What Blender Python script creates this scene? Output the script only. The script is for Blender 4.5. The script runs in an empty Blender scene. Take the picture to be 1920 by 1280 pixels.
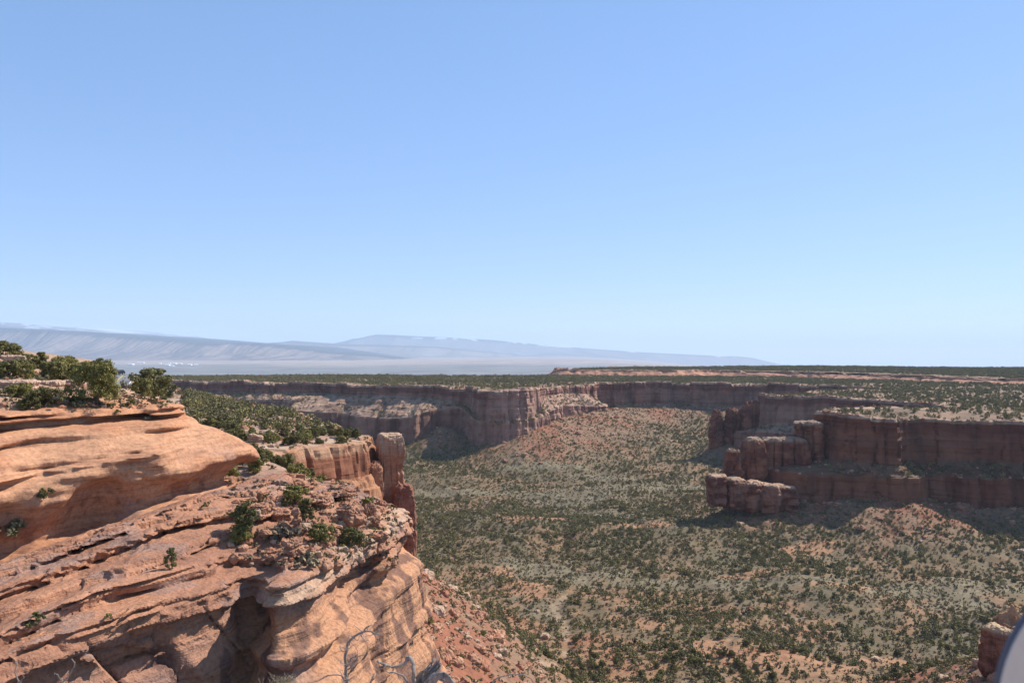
import bpy, bmesh, math, random, time
import numpy as np
from mathutils import Vector, Matrix
from mathutils.bvhtree import BVHTree
T0 = time.time()
S = bpy.context.scene
COL = S.collection
rad = math.radians

# ------------------------------------------------------------------ camera, light, sky, exposure
F, UC, VH = 1550.0, 960.0, 660.0            # focal length in photo pixels, centre column, horizon row
cd = bpy.data.cameras.new("camera")
cam = bpy.data.objects.new("camera", cd)
COL.objects.link(cam)
cd.sensor_width = 36.0
cd.lens = 36.0 * F / 1920.0
cam.location = (0, 0, 0)
cam.rotation_euler = (math.pi / 2 + math.atan(20.0 / F), 0, 0)
cd.clip_start, cd.clip_end = 0.05, 200000.0
cd.dof.use_dof = True
cd.dof.focus_distance = 120.0
cd.dof.aperture_fstop = cd.lens / 4.6       # a pupil of about 5 mm
S.camera = cam

SUN_AZ, SUN_EL = 57.0, 44.0                 # degrees to the right of straight ahead, and up
sv = Vector((math.sin(rad(SUN_AZ)) * math.cos(rad(SUN_EL)), math.cos(rad(SUN_AZ)) * math.cos(rad(SUN_EL)), math.sin(rad(SUN_EL))))
sl = bpy.data.lights.new("sun", 'SUN')
sl.energy, sl.angle, sl.color = 5.0, rad(0.5), (1.0, 0.95, 0.87)
so = bpy.data.objects.new("sun", sl)
so.rotation_euler = sv.to_track_quat('Z', 'Y').to_euler()
COL.objects.link(so)

W = bpy.data.worlds.new("World")
S.world = W
W.use_nodes = True
wt = W.node_tree
wt.nodes.clear()
sky = wt.nodes.new("ShaderNodeTexSky")
sky.sky_type = 'NISHITA'
sky.sun_disc = False
sky.sun_elevation, sky.sun_rotation = rad(SUN_EL), rad(SUN_AZ)
sky.altitude, sky.air_density, sky.dust_density, sky.ozone_density = 1900, 1.0, 0.3, 1.5
bg = wt.nodes.new("ShaderNodeBackground")
bg.inputs[1].default_value = 0.12
wo = wt.nodes.new("ShaderNodeOutputWorld")
soft = wt.nodes.new("ShaderNodeGamma"); soft.inputs[1].default_value = 0.5          # the photograph's gentle sky gradient
tint = wt.nodes.new("ShaderNodeMix"); tint.data_type = 'RGBA'; tint.blend_type = 'MULTIPLY'
tint.inputs["Factor"].default_value = 1.0; tint.inputs[7].default_value = (1.165, 1.64, 2.30, 1)
sep = wt.nodes.new("ShaderNodeSeparateColor"); com = wt.nodes.new("ShaderNodeCombineColor")
redp = wt.nodes.new("ShaderNodeMath"); redp.operation = 'POWER'; redp.inputs[1].default_value = 1.16
wt.links.new(sky.outputs[0], soft.inputs[0]); wt.links.new(soft.outputs[0], sep.inputs[0]); wt.links.new(sep.outputs[0], redp.inputs[0])
wt.links.new(redp.outputs[0], com.inputs[0]); wt.links.new(sep.outputs[1], com.inputs[1]); wt.links.new(sep.outputs[2], com.inputs[2])
wt.links.new(com.outputs[0], tint.inputs[6]); wt.links.new(tint.outputs[2], bg.inputs[0])
wt.links.new(bg.outputs[0], wo.inputs[0])

S.view_settings.view_transform = 'Standard'
S.view_settings.look = 'None'
S.view_settings.exposure = 0.6
S.view_settings.gamma = 1.0
S.render.engine = 'CYCLES'
S.cycles.max_bounces = 5
S.cycles.diffuse_bounces = 2
S.cycles.transparent_max_bounces = 4
S.cycles.volume_bounces = 1

# ------------------------------------------------------------------ noise
def _hash(ix, iy, iz, seed):
    n = (ix.astype(np.uint32) * np.uint32(374761393) + iy.astype(np.uint32) * np.uint32(668265263)
         + iz.astype(np.uint32) * np.uint32(2147483647 - 58) + np.uint32((seed * 974711 + 12345) & 0xffffffff))
    n = (n ^ (n >> np.uint32(13))) * np.uint32(1274126177)
    n = (n ^ (n >> np.uint32(16))) * np.uint32(2246822519)
    n = n ^ (n >> np.uint32(15))
    return n.astype(np.float32) * np.float32(1 / 4294967296.0)

def vnoise(x, y, z=0.0, seed=0):
    x, y, z = np.broadcast_arrays(np.asarray(x, np.float32), np.asarray(y, np.float32), np.asarray(z, np.float32))
    fx, fy, fz = np.floor(x), np.floor(y), np.floor(z)
    ix, iy, iz = fx.astype(np.int64), fy.astype(np.int64), fz.astype(np.int64)
    u, v, w = x - fx, y - fy, z - fz
    u, v, w = [t * t * t * (t * (t * 6 - 15) + 10) for t in (u, v, w)]
    def c(a, b, d): return _hash(ix + a, iy + b, iz + d, seed)
    if not np.any(z):
        a = c(0, 0, 0) * (1 - u) + c(1, 0, 0) * u
        b = c(0, 1, 0) * (1 - u) + c(1, 1, 0) * u
        return (a * (1 - v) + b * v) * 2 - 1
    a = (c(0, 0, 0) * (1 - u) + c(1, 0, 0) * u) * (1 - v) + (c(0, 1, 0) * (1 - u) + c(1, 1, 0) * u) * v
    b = (c(0, 0, 1) * (1 - u) + c(1, 0, 1) * u) * (1 - v) + (c(0, 1, 1) * (1 - u) + c(1, 1, 1) * u) * v
    return (a * (1 - w) + b * w) * 2 - 1

def fbm(x, y, z=0.0, octv=4, seed=0, gain=0.5):
    s, a, t = 0.0, 1.0, 0.0
    x, y, z = np.asarray(x, np.float32), np.asarray(y, np.float32), np.asarray(z, np.float32)
    for o in range(octv):
        f = 2.03 ** o
        s = s + a * vnoise(x * f + 17.3 * o, y * f - 9.1 * o, z * f, seed + o * 7)
        t += a
        a *= gain
    return s / t * 1.5

def cells(x, y, seed=0):
    """2-D cell noise: distance to the border between cells, and a random number per cell"""
    x, y = np.asarray(x, np.float32), np.asarray(y, np.float32)
    ix, iy = np.floor(x).astype(np.int64), np.floor(y).astype(np.int64)
    z0 = np.zeros_like(ix)
    f1 = np.full(x.shape, 9.0, np.float32); f2 = f1.copy(); idv = np.zeros_like(f1)
    for a in (-1, 0, 1):
        for b in (-1, 0, 1):
            px = ix + a + _hash(ix + a, iy + b, z0, seed); py = iy + b + _hash(ix + a, iy + b, z0, seed + 1)
            d = np.hypot(px - x, py - y)
            r = _hash(ix + a, iy + b, z0, seed + 2)
            n = d < f1
            f2 = np.where(n, f1, np.minimum(f2, d))
            idv = np.where(n, r, idv)
            f1 = np.where(n, d, f1)
    return f2 - f1, idv

_tab = np.random.RandomState(5).rand(4096).astype(np.float32) * 2 - 1
def beds(z, thick, seed=0, sharp=5.0):
    """layered offset: about constant inside a bed, changing fast at the bed planes"""
    t = np.asarray(z, np.float32) / thick + seed * 37.7 + 900
    i = np.floor(t).astype(np.int64)
    f = t - i
    f = np.clip((f - 0.5) * sharp + 0.5, 0, 1)
    f = f * f * (3 - 2 * f)
    return _tab[i % 4096] * (1 - f) + _tab[(i + 1) % 4096] * f

def sstep(a, b, x):
    t = np.clip((np.asarray(x, np.float32) - a) / (b - a), 0, 1)
    return t * t * (3 - 2 * t)

def lerp(a, b, t): return a * (1 - t) + b * t

def mixc(c0, c1, t):
    return np.asarray(c0, np.float32) * (1 - t[..., None]) + np.asarray(c1, np.float32) * t[..., None]

# ------------------------------------------------------------------ objects and tags
def tag(o, label=None, cat=None, group=None, kind=None):
    if label: o["label"] = label
    if cat: o["category"] = cat
    if group: o["group"] = group
    if kind: o["kind"] = kind
    return o

def build(name, verts, faces, mat, col=None, smooth=False, parent=None, link=True):
    me = bpy.data.meshes.new(name)
    verts = np.asarray(verts, np.float32)
    if isinstance(faces, np.ndarray):
        nf, k = faces.shape
        me.vertices.add(len(verts)); me.vertices.foreach_set("co", verts.ravel())
        me.loops.add(nf * k); me.loops.foreach_set("vertex_index", faces.ravel().astype(np.int32))
        me.polygons.add(nf); me.polygons.foreach_set("loop_start", np.arange(nf, dtype=np.int32) * k)
        me.polygons.foreach_set("loop_total", np.full(nf, k, np.int32))
        me.update(calc_edges=True)
    else:
        me.from_pydata([tuple(v) for v in verts], [], [tuple(f) for f in faces])
    if col is not None:
        a = me.color_attributes.new("Col", 'FLOAT_COLOR', 'POINT')
        c = np.ones((len(verts), 4), np.float32); c[:, :3] = col
        a.data.foreach_set("color", c.ravel())
    me.polygons.foreach_set("use_smooth", np.full(len(me.polygons), smooth, bool))
    me.validate()
    if mat: me.materials.append(mat)
    o = bpy.data.objects.new(name, me)
    if link: COL.objects.link(o)
    if parent: o.parent = parent
    return o

def gridfaces(nr, nc, mask=None):
    i = np.arange(nr * nc).reshape(nr, nc)
    q = np.stack([i[:-1, :-1], i[:-1, 1:], i[1:, 1:], i[1:, :-1]], -1)
    if mask is not None: q = q[mask]
    return q.reshape(-1, 4)

def compact(v, f, *att):
    used = np.zeros(len(v), bool); used[f.ravel()] = True
    m = np.cumsum(used) - 1
    return (v[used], m[f]) + tuple(a[used] for a in att)

def empty(name, loc, rz=0.0):
    o = bpy.data.objects.new(name, None)
    o.location = loc; o.rotation_euler = (0, 0, rz); o.empty_display_size = 0.3
    COL.objects.link(o)
    return o

def dup(o, loc, rz=0.0, sc=1.0, label=None, group=None):
    c = o.copy(); COL.objects.link(c)
    c.location = loc; c.rotation_euler = (0, 0, rz); c.scale = (sc, sc, sc) if not isinstance(sc, tuple) else sc
    for ch in o.children:
        d = ch.copy(); COL.objects.link(d); d.parent = c
    if label: c["label"] = label
    if group: c["group"] = group
    return c

# ------------------------------------------------------------------ materials
def newmat(name):
    m = bpy.data.materials.new(name); m.use_nodes = True
    nt = m.node_tree; nt.nodes.clear()
    out = nt.nodes.new("ShaderNodeOutputMaterial")
    b = nt.nodes.new("ShaderNodeBsdfPrincipled")
    b.inputs["Roughness"].default_value = 0.9
    b.inputs["Specular IOR Level"].default_value = 0.15
    nt.links.new(b.outputs[0], out.inputs[0])
    return m, nt, b

def N(nt, t, **kw):
    n = nt.nodes.new(t)
    for k, v in kw.items():
        if isinstance(v, (int, float, tuple)) and k in n.inputs: n.inputs[k].default_value = v
        else: setattr(n, k, v)
    return n

def pos_noise(nt, scale=(1, 1, 1), s=1.0, detail=4.0, rough=0.55, distort=0.0):
    g = N(nt, "ShaderNodeNewGeometry")
    vm = N(nt, "ShaderNodeVectorMath", operation='MULTIPLY')
    vm.inputs[1].default_value = scale
    nt.links.new(g.outputs["Position"], vm.inputs[0])
    n = N(nt, "ShaderNodeTexNoise")
    n.inputs["Scale"].default_value = s
    n.inputs["Detail"].default_value = detail
    n.inputs["Roughness"].default_value = rough
    n.inputs["Distortion"].default_value = distort
    nt.links.new(vm.outputs[0], n.inputs["Vector"])
    return n

def ramp(nt, src, pts):
    r = N(nt, "ShaderNodeValToRGB")
    e = r.color_ramp.elements
    while len(e) < len(pts): e.new(0.5)
    for k, (p, c) in enumerate(pts):
        e[k].position = p
        e[k].color = (c, c, c, 1) if not isinstance(c, tuple) else c + (1,)
    nt.links.new(src, r.inputs[0])
    return r

def mul(nt, a, b, f=1.0):
    m = N(nt, "ShaderNodeMix", data_type='RGBA', blend_type='MULTIPLY')
    m.inputs["Factor"].default_value = f
    nt.links.new(a, m.inputs[6]); nt.links.new(b, m.inputs[7])
    return m.outputs[2]

def rock_mat(name, fine, bed, bump=0.3, bedc=0.35, streak=0.0, unit=1.0):
    """colour attribute times mottling, bedding lines and dark run-off stains; bump from the same"""
    m, nt, b = newmat(name)
    at = N(nt, "ShaderNodeAttribute", attribute_name="Col")
    n1 = pos_noise(nt, (1, 1, 1), fine, 6, 0.62)
    r1 = ramp(nt, n1.outputs[0], [(0.25, 0.62), (0.5, 1.0), (0.78, 1.28)])
    c = mul(nt, at.outputs[0], r1.outputs[0])
    n2 = pos_noise(nt, (0.06, 0.06, 1.0), bed, 5, 0.6, 0.3)
    r2 = ramp(nt, n2.outputs[0], [(0.30, 1 - bedc), (0.44, 1.0), (0.62, 1.06), (0.8, 1 - bedc * 0.5)])
    c = mul(nt, c, r2.outputs[0])
    if streak:
        n3 = pos_noise(nt, (1.0, 1.0, 0.07), streak, 4, 0.6)
        r3 = ramp(nt, n3.outputs[0], [(0.36, 0.6), (0.5, 1.0), (0.7, 1.08)])
        c = mul(nt, c, r3.outputs[0], 0.8)
    nt.links.new(c, b.inputs["Base Color"])
    ad = N(nt, "ShaderNodeMath", operation='ADD')
    nt.links.new(n1.outputs[0], ad.inputs[0]); nt.links.new(n2.outputs[0], ad.inputs[1])
    bp = N(nt, "ShaderNodeBump"); bp.inputs["Strength"].default_value = bump; bp.inputs["Distance"].default_value = unit
    nt.links.new(ad.outputs[0], bp.inputs["Height"]); nt.links.new(bp.outputs[0], b.inputs["Normal"])
    return m

M_far = rock_mat("canyon_rock", 0.05, 0.16, 0.25, 0.22, 0.06, 2.0)
M_near = rock_mat("sandstone", 2.0, 3.4, 0.4, 0.40, 0.0, 0.22)
M_ledge = rock_mat("ledge_sandstone", 2.2, 3.0, 0.9, 0.38, 0.0, 0.28)
M_bould = rock_mat("boulder_sandstone", 1.3, 1.5, 0.5, 0.25, 0.0, 0.2)

def ground_mat(name, s1, bump, dist):
    m, nt, b = newmat(name)
    at = N(nt, "ShaderNodeAttribute", attribute_name="Col")
    n1 = pos_noise(nt, (1, 1, 1), s1, 8, 0.7)
    r1 = ramp(nt, n1.outputs[0], [(0.28, 0.6), (0.5, 1.0), (0.75, 1.35)])
    nt.links.new(mul(nt, at.outputs[0], r1.outputs[0]), b.inputs["Base Color"])
    bp = N(nt, "ShaderNodeBump"); bp.inputs["Strength"].default_value = bump; bp.inputs["Distance"].default_value = dist
    nt.links.new(n1.outputs[0], bp.inputs["Height"]); nt.links.new(bp.outputs[0], b.inputs["Normal"])
    return m
M_floor = ground_mat("canyon_soil", 0.35, 0.5, 0.6)
M_soil = ground_mat("sandy_soil", 1.5, 0.5, 0.15)
M_plain = ground_mat("plain_soil", 0.002, 0.1, 5.0)
M_mtn = ground_mat("mountain_rock", 0.004, 0.15, 20.0)

def leaf_mat(name, c0, c1, var=0.35):
    m, nt, b = newmat(name)
    g = N(nt, "ShaderNodeNewGeometry")
    oi = N(nt, "ShaderNodeObjectInfo")
    mx = N(nt, "ShaderNodeMix", data_type='RGBA')
    mx.inputs[6].default_value = c0 + (1,); mx.inputs[7].default_value = c1 + (1,)
    nt.links.new(g.outputs["Random Per Island"], mx.inputs["Factor"])
    r = ramp(nt, oi.outputs["Random"], [(0.0, (1 - var,) * 3), (0.5, (1.0, 1.0, 0.95)), (1.0, (1 + var, 1 + var * 0.85, 1.0))])
    nt.links.new(mul(nt, mx.outputs[2], r.outputs[0]), b.inputs["Base Color"])
    b.inputs["Roughness"].default_value = 0.75
    return m
M_leaf = leaf_mat("juniper_leaf", (0.102, 0.096, 0.032), (0.215, 0.188, 0.070))
M_leafw = leaf_mat("woodland_leaf", (0.150, 0.136, 0.060), (0.295, 0.255, 0.125))
M_sage = leaf_mat("sage_leaf", (0.125, 0.110, 0.062), (0.21, 0.18, 0.105))
M_dry = leaf_mat("dry_brush", (0.16, 0.12, 0.08), (0.27, 0.21, 0.15))

def plain_mat(name, c, rough=0.8, metal=0.0, noise=None, spec=0.3):
    m, nt, b = newmat(name)
    b.inputs["Base Color"].default_value = c + (1,)
    b.inputs["Roughness"].default_value = rough
    b.inputs["Metallic"].default_value = metal
    b.inputs["Specular IOR Level"].default_value = spec
    if noise:
        n1 = pos_noise(nt, noise[0], noise[1], 6, 0.65)
        lo, hi = noise[2]
        r1 = ramp(nt, n1.outputs[0], [(0.3, tuple(x * lo for x in c)), (0.7, tuple(x * hi for x in c))])
        nt.links.new(r1.outputs[0], b.inputs["Base Color"])
        bp = N(nt, "ShaderNodeBump"); bp.inputs["Strength"].default_value = 0.4; bp.inputs["Distance"].default_value = noise[3]
        nt.links.new(n1.outputs[0], bp.inputs["Height"]); nt.links.new(bp.outputs[0], b.inputs["Normal"])
    return m
M_bark = plain_mat("bark", (0.13, 0.09, 0.065), noise=((1, 1, 0.3), 3.0, (0.5, 1.3), 0.05))
M_dead = plain_mat("weathered_wood", (0.27, 0.235, 0.21), noise=((1, 1, 0.25), 60.0, (0.35, 1.45), 0.01))
M_asph = plain_mat("asphalt", (0.17, 0.165, 0.16), noise=((1, 1, 1), 1.0, (0.85, 1.1), 0.01))
M_white = plain_mat("white_paint", (0.75, 0.75, 0.73))
M_yellow = plain_mat("yellow_paint", (0.6, 0.42, 0.08))
M_roof = plain_mat("white_metal_roof", (0.85, 0.85, 0.85))
M_carb = plain_mat("dark_car_paint", (0.02, 0.024, 0.035), 0.25, spec=0.5)
M_glass = plain_mat("car_glass", (0.03, 0.04, 0.05), 0.05, spec=0.6)
M_tyre = plain_mat("tyre_rubber", (0.02, 0.02, 0.02), 0.8)
M_chrome = plain_mat("bumper_metal", (0.6, 0.6, 0.62), 0.3, 0.6)
M_lamp = plain_mat("headlamp_glass", (0.7, 0.7, 0.7), 0.1)
M_panel = plain_mat("grey_panel", (0.70, 0.62, 0.52), 0.9, noise=((1, 1, 1), 14.0, (0.86, 1.06), 0.001), spec=0.05)
M_rim = plain_mat("dark_rim", (0.10, 0.10, 0.12), 0.5)
M_post = plain_mat("brown_post", (0.12, 0.05, 0.035), 0.7)
M_cloud = plain_mat("cloud", (0.8, 0.8, 0.8))
print("head", time.time() - T0)

# ------------------------------------------------------------------ canyon: rims, walls, floor, plateaus
def catmull(P, ds):
    P = np.asarray(P, np.float64)
    Q = np.vstack([2 * P[0] - P[1], P, 2 * P[-1] - P[-2]])
    out = []
    for i in range(1, len(Q) - 2):
        p0, p1, p2, p3 = Q[i - 1], Q[i], Q[i + 1], Q[i + 2]
        n = max(2, int(np.hypot(*(p2 - p1)[:2]) / ds))
        t = np.linspace(0, 1, n, endpoint=False)[:, None]
        c = 0.5 * (2 * p1 + (p2 - p0) * t + (2 * p0 - 5 * p1 + 4 * p2 - p3) * t ** 2 + (3 * p1 - p0 - 3 * p2 + p3) * t ** 3)
        l = p1 + (p2 - p1) * t
        c[:, 2:] = l[:, 2:]
        c[:, :2] = 0.6 * c[:, :2] + 0.4 * l[:, :2]
        out.append(c)
    out.append(P[-1:])
    return np.vstack(out)

def smooth1(a, w):
    k = np.hanning(w * 2 + 3)[1:-1]; k /= k.sum()
    p = np.concatenate([np.repeat(a[:1], w, 0), a, np.repeat(a[-1:], w, 0)])
    return np.stack([np.convolve(p[:, j], k, 'valid') for j in range(a.shape[1])], 1)

def normals2(P, w=3):
    d = np.gradient(smooth1(P[:, :2], w), axis=0)
    d /= np.maximum(np.hypot(d[:, 0], d[:, 1])[:, None], 1e-6)
    return np.stack([d[:, 1], -d[:, 0]], 1)

def wall(rim, ds, dz, plan=((60, 7), (17, 2.5), (6, 0.8)), rough=1.0, inner=14, seed=0, crack=1.0, bedk=1.0, pill=0.0, blk=1.0, cs=16.0):
    """a canyon wall: rim rows (x, y, z top, z foot of upper cliff, bench width, z bench end, z foot), outward is to the right of travel"""
    P = catmull(rim, ds)
    if ds < 3: P[:, 2:] = smooth1(P[:, 2:], 8)
    n = normals2(P, 6)
    off = sum(a * fbm(P[:, 0] / w, P[:, 1] / w, 0.0, 2, seed + 3) for w, a in plan)
    off = off * (1 - 0.7 * sstep(950, 880, P[:, 1]) * (seed == 1))
    Cx, Cy = P[:, 0] + n[:, 0] * off, P[:, 1] + n[:, 1] * off
    n = normals2(np.stack([Cx, Cy], 1), 5)
    nw = normals2(np.stack([Cx, Cy], 1), 14)
    zt, z1, bw, z2, z3 = P[:, 2:7].T
    _, cid = cells(Cx / 38, Cy / 38, seed + 8)
    zt = zt + (1.0 * fbm(Cx / 25, Cy / 25, 0.0, 3, seed + 9) + 5.0 * (cid - 0.5)) * blk
    bw = bw * (1 + 0.35 * fbm(Cx / 45, Cy / 45, 0.0, 2, seed + 11))
    O = np.stack([0 * bw - inner, 0 * bw - inner * 0.4, 0 * bw - 1.2, 0 * bw, 0 * bw + 1.0, 0 * bw + 1.0 + 0.05 * (zt - z1), 1 + bw, 2.5 + bw + 0.07 * (z2 - z3), 8 + bw], 1)
    Z = np.stack([zt - 0.6, zt, zt, zt - 0.8, zt - 4, z1, z2, z3, z3 - 22], 1)
    H = float((zt - z1).mean()) ; H2 = float((z2 - z3).mean())
    cnt = [4, 4, 2, 3, max(6, int(H / dz)), max(8, int(bw.mean() / (dz * 1.6))), max(5, int(H2 / dz)), 8]
    o, z, seg = [], [], []
    for k, c in enumerate(cnt):
        t = np.linspace(0, 1, c, endpoint=(k == len(cnt) - 1))
        o.append(O[:, k:k + 1] * (1 - t) + O[:, k + 1:k + 2] * t); z.append(Z[:, k:k + 1] * (1 - t) + Z[:, k + 1:k + 2] * t)
        seg += [k + q for q in t]
    o, z = np.hstack(o).astype(np.float32), np.hstack(z).astype(np.float32)
    seg = np.array(seg)
    far = sstep(2, 12, o)
    NX = n[:, :1] * (1 - far) + nw[:, :1] * far; NY = n[:, 1:] * (1 - far) + nw[:, 1:] * far
    X = Cx[:, None] + NX * o; Y = Cy[:, None] + NY * o
    amp = np.interp(seg, [0, 1.5, 2.5, 3.5, 8], [0, 0.2, 0.7, 1, 1])[None, :] * rough
    zb = z + 1.5 * fbm(X / 90, Y / 90, 0.0, 2, seed + 20)
    d = bedk * (1.3 * beds(zb, 7.5, seed) + 0.7 * beds(zb, 2.6, seed + 1)) * (0.6 + 0.6 * fbm(X / 50, Y / 50, z / 60, 2, seed + 21))
    d += 1.6 * fbm(X / 22, Y / 22, z / 40, 3, seed + 22) + 0.8 * fbm(X / 5, Y / 5, z / 9, 3, seed + 23)
    g, _ = cells(X / cs + 0.15 * fbm(X / 9, Y / 9, z / 14, 2, seed + 5), Y / cs, seed + 30)
    d += blk * 4.0 * (_ - 0.5)
    d += blk * 3.0 * np.clip(fbm(X / 34, Y / 34, z / 55, 3, seed + 28), -1, 1)
    d -= crack * 3.0 * (1 - sstep(0.0, 0.12, g)) * (0.5 + 0.5 * fbm(X / 60, Y / 60, z / 50, 2, seed + 24))
    if pill:
        g2, _ = cells(X / 13, Y / 13, seed + 60)
        low = ((seg >= 5.8) & (seg < 7.6))[None, :]
        zz = np.clip((z - z3[:, None]) / np.maximum(z2 - z3, 1)[:, None], 0, 1)
        d += np.where(low, pill * (np.sqrt(np.clip(g2, 0, 0.5)) - 0.4) * 4 * (0.4 + 0.6 * np.sqrt(np.clip(1 - zz ** 3, 0, 1))), 0)
    X = X + NX * d * amp; Y = Y + NY * d * amp
    bench = ((seg > 5) & (seg < 6))[None, :]
    z = z + np.where(bench, 1.6 * fbm(X / 12, Y / 12, 0.0, 3, seed + 25) + 0.9 * beds(zb, 2.2, seed + 4), 0)
    foot = np.stack([X[:, seg.searchsorted(7)], Y[:, seg.searchsorted(7)], z3], 1)
    return dict(X=X, Y=Y, Z=z, seg=seg, C=np.stack([Cx, Cy], 1), n=n, foot=foot, zt=zt, seed=seed)

def wall_colour(w, cliff, cap, bench, low, varnish, dark=0.55):
    X, Y, z, seg, sd = w['X'], w['Y'], w['Z'], w['seg'], w['seed']
    sg = np.broadcast_to(seg[None, :], X.shape)
    zb = z + 1.5 * fbm(X / 90, Y / 90, 0.0, 2, sd + 20)
    t = 0.5 + 0.5 * beds(zb, 9, sd + 40, 3)
    c = mixc(np.array(cliff), np.array(low), t * 0.7)
    k = sstep(0.05, 0.5, fbm(X / 30, Y / 30, z / 120, 3, sd + 41)) * (0.45 + 0.55 * sstep(-0.2, 0.5, fbm(X / 5, Y / 5, z / 90, 2, sd + 42)))
    c = mixc(c, np.array(varnish), k * dark)
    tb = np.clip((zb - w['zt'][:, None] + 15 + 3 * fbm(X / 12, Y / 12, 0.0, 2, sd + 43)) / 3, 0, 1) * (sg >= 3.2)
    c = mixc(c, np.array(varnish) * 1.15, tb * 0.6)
    cp = np.where(sg < 3.9, 1.0, 0) * np.clip(0.75 + 0.5 * fbm(X / 6, Y / 6, z / 3, 3, sd + 44), 0, 1)
    c = mixc(c, np.array(cap), cp)
    bn = np.where((sg > 4.95) & (sg < 6.05), 1.0, 0) * np.clip(0.7 + 0.6 * fbm(X / 9, Y / 9, 0.0, 3, sd + 45), 0, 1)
    c = mixc(c, np.array(bench), bn)
    return c

def wall_mesh(name, w, cols, mat, a=0, b=None):
    b = len(w['X']) if b is None else b
    X, Y, Z = w['X'][a:b], w['Y'][a:b], w['Z'][a:b]
    v = np.stack([X, Y, Z], -1).reshape(-1, 3)
    f = gridfaces(*X.shape)[:, ::-1]
    return build(name, v, f, mat, cols[a:b].reshape(-1, 3))

RIM = [
 (-1500, 1640, -52, -72, 30, -80, -140), (-900, 1560, -52, -72, 30, -80, -140), (-640, 1500, -51, -71, 32, -80, -141), (-449, 1450, -52, -72, 36, -81, -143), (-350, 1425, -52, -72, 34, -80, -144),
 (-300, 1392, -53, -70, 66, -92, -146), (-235, 1352, -54, -70, 62, -98, -148), (-175, 1318, -54, -71, 58, -102, -149), (-125, 1306, -55, -74, 40, -92, -149), (-84, 1282, -55, -80, 10, -84, -149),
 (-40, 1228, -55, -100, 3, -102, -146), (-8, 1212, -55, -102, 3, -104, -143), (22, 1240, -55, -100, 4, -102, -132), (50, 1330, -56, -72, 26, -86, -120),
 (85, 1410, -57, -70, 38, -90, -116), (122, 1462, -57, -74, 34, -94, -112), (165, 1545, -57, -98, 8, -104, -113), (300, 1562, -57, -98, 14, -104, -113),
 (440, 1530, -58, -100, 12, -104, -115), (530, 1490, -59, -100, 10, -106, -120), (610, 1440, -60, -100, 10, -106, -120), (600, 1360, -60, -100, 10, -106, -122),
 (480, 1280, -60, -100, 10, -106, -126), (400, 1222, -61, -106, 16, -112, -132), (362, 1196, -61, -106, 28, -112, -134), (352, 1180, -61, -106, 38, -112, -134),
 (368, 1158, -61, -100, 28, -110, -132), (420, 1108, -60, -98, 24, -108, -128), (476, 1050, -60, -98, 20, -108, -128), (520, 980, -60, -98, 20, -108, -128),
 (470, 925, -60, -100, 18, -108, -130), (370, 885, -60, -104, 22, -112, -138), (332, 868, -60, -106, 44, -115, -140), (313, 847, -60, -106, 86, -116, -141),
 (318, 824, -60, -106, 50, -116, -141), (332, 803, -61, -106, 22, -117, -141), (356, 789, -61, -107, 17, -117, -141), (367, 787, -61, -107, 18, -117, -141),
 (373, 799, -62, -107, 19, -117, -141), (388, 810, -63, -106, 22, -117, -141), (425, 800, -63, -105, 21, -117, -142), (475, 778, -64, -105, 20, -117, -142),
 (545, 742, -64, -105, 20, -117, -142), (700, 690, -64, -105, 20, -117, -142), (950, 600, -64, -105, 20, -117, -142), (1300, 500, -64, -105, 20, -117, -142)]
Wm = wall(RIM, 1.7, 1.0, plan=((95, 11), (36, 6), (14, 2.2), (6, 0.8)), seed=1, pill=1.0)
# the near edge of the middle canyon arm splits the long rim into three named cliffs
def near_idx(w, x, y): return int(np.argmin((w['C'][:, 0] - x) ** 2 + (w['C'][:, 1] - y) ** 2))
i1, i2 = near_idx(Wm, 612, 1410), near_idx(Wm, 522, 978)
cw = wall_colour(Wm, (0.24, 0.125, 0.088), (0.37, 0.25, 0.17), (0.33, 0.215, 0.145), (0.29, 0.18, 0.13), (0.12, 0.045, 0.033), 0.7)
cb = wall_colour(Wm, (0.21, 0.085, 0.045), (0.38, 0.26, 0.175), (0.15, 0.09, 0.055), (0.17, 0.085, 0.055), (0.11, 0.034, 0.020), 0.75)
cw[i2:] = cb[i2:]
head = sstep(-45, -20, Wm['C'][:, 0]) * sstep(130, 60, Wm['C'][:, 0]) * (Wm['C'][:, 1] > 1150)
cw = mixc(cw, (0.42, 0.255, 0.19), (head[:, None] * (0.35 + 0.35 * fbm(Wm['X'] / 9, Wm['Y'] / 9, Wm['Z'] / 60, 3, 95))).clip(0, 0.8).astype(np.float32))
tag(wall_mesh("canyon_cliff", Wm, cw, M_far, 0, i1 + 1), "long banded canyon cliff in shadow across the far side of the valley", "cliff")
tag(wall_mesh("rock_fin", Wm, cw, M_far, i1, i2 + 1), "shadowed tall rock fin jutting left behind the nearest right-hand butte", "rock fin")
tag(wall_mesh("butte", Wm, cb, M_far, i2), "big dark red butte with a two-tier cliff on the right", "butte")

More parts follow.
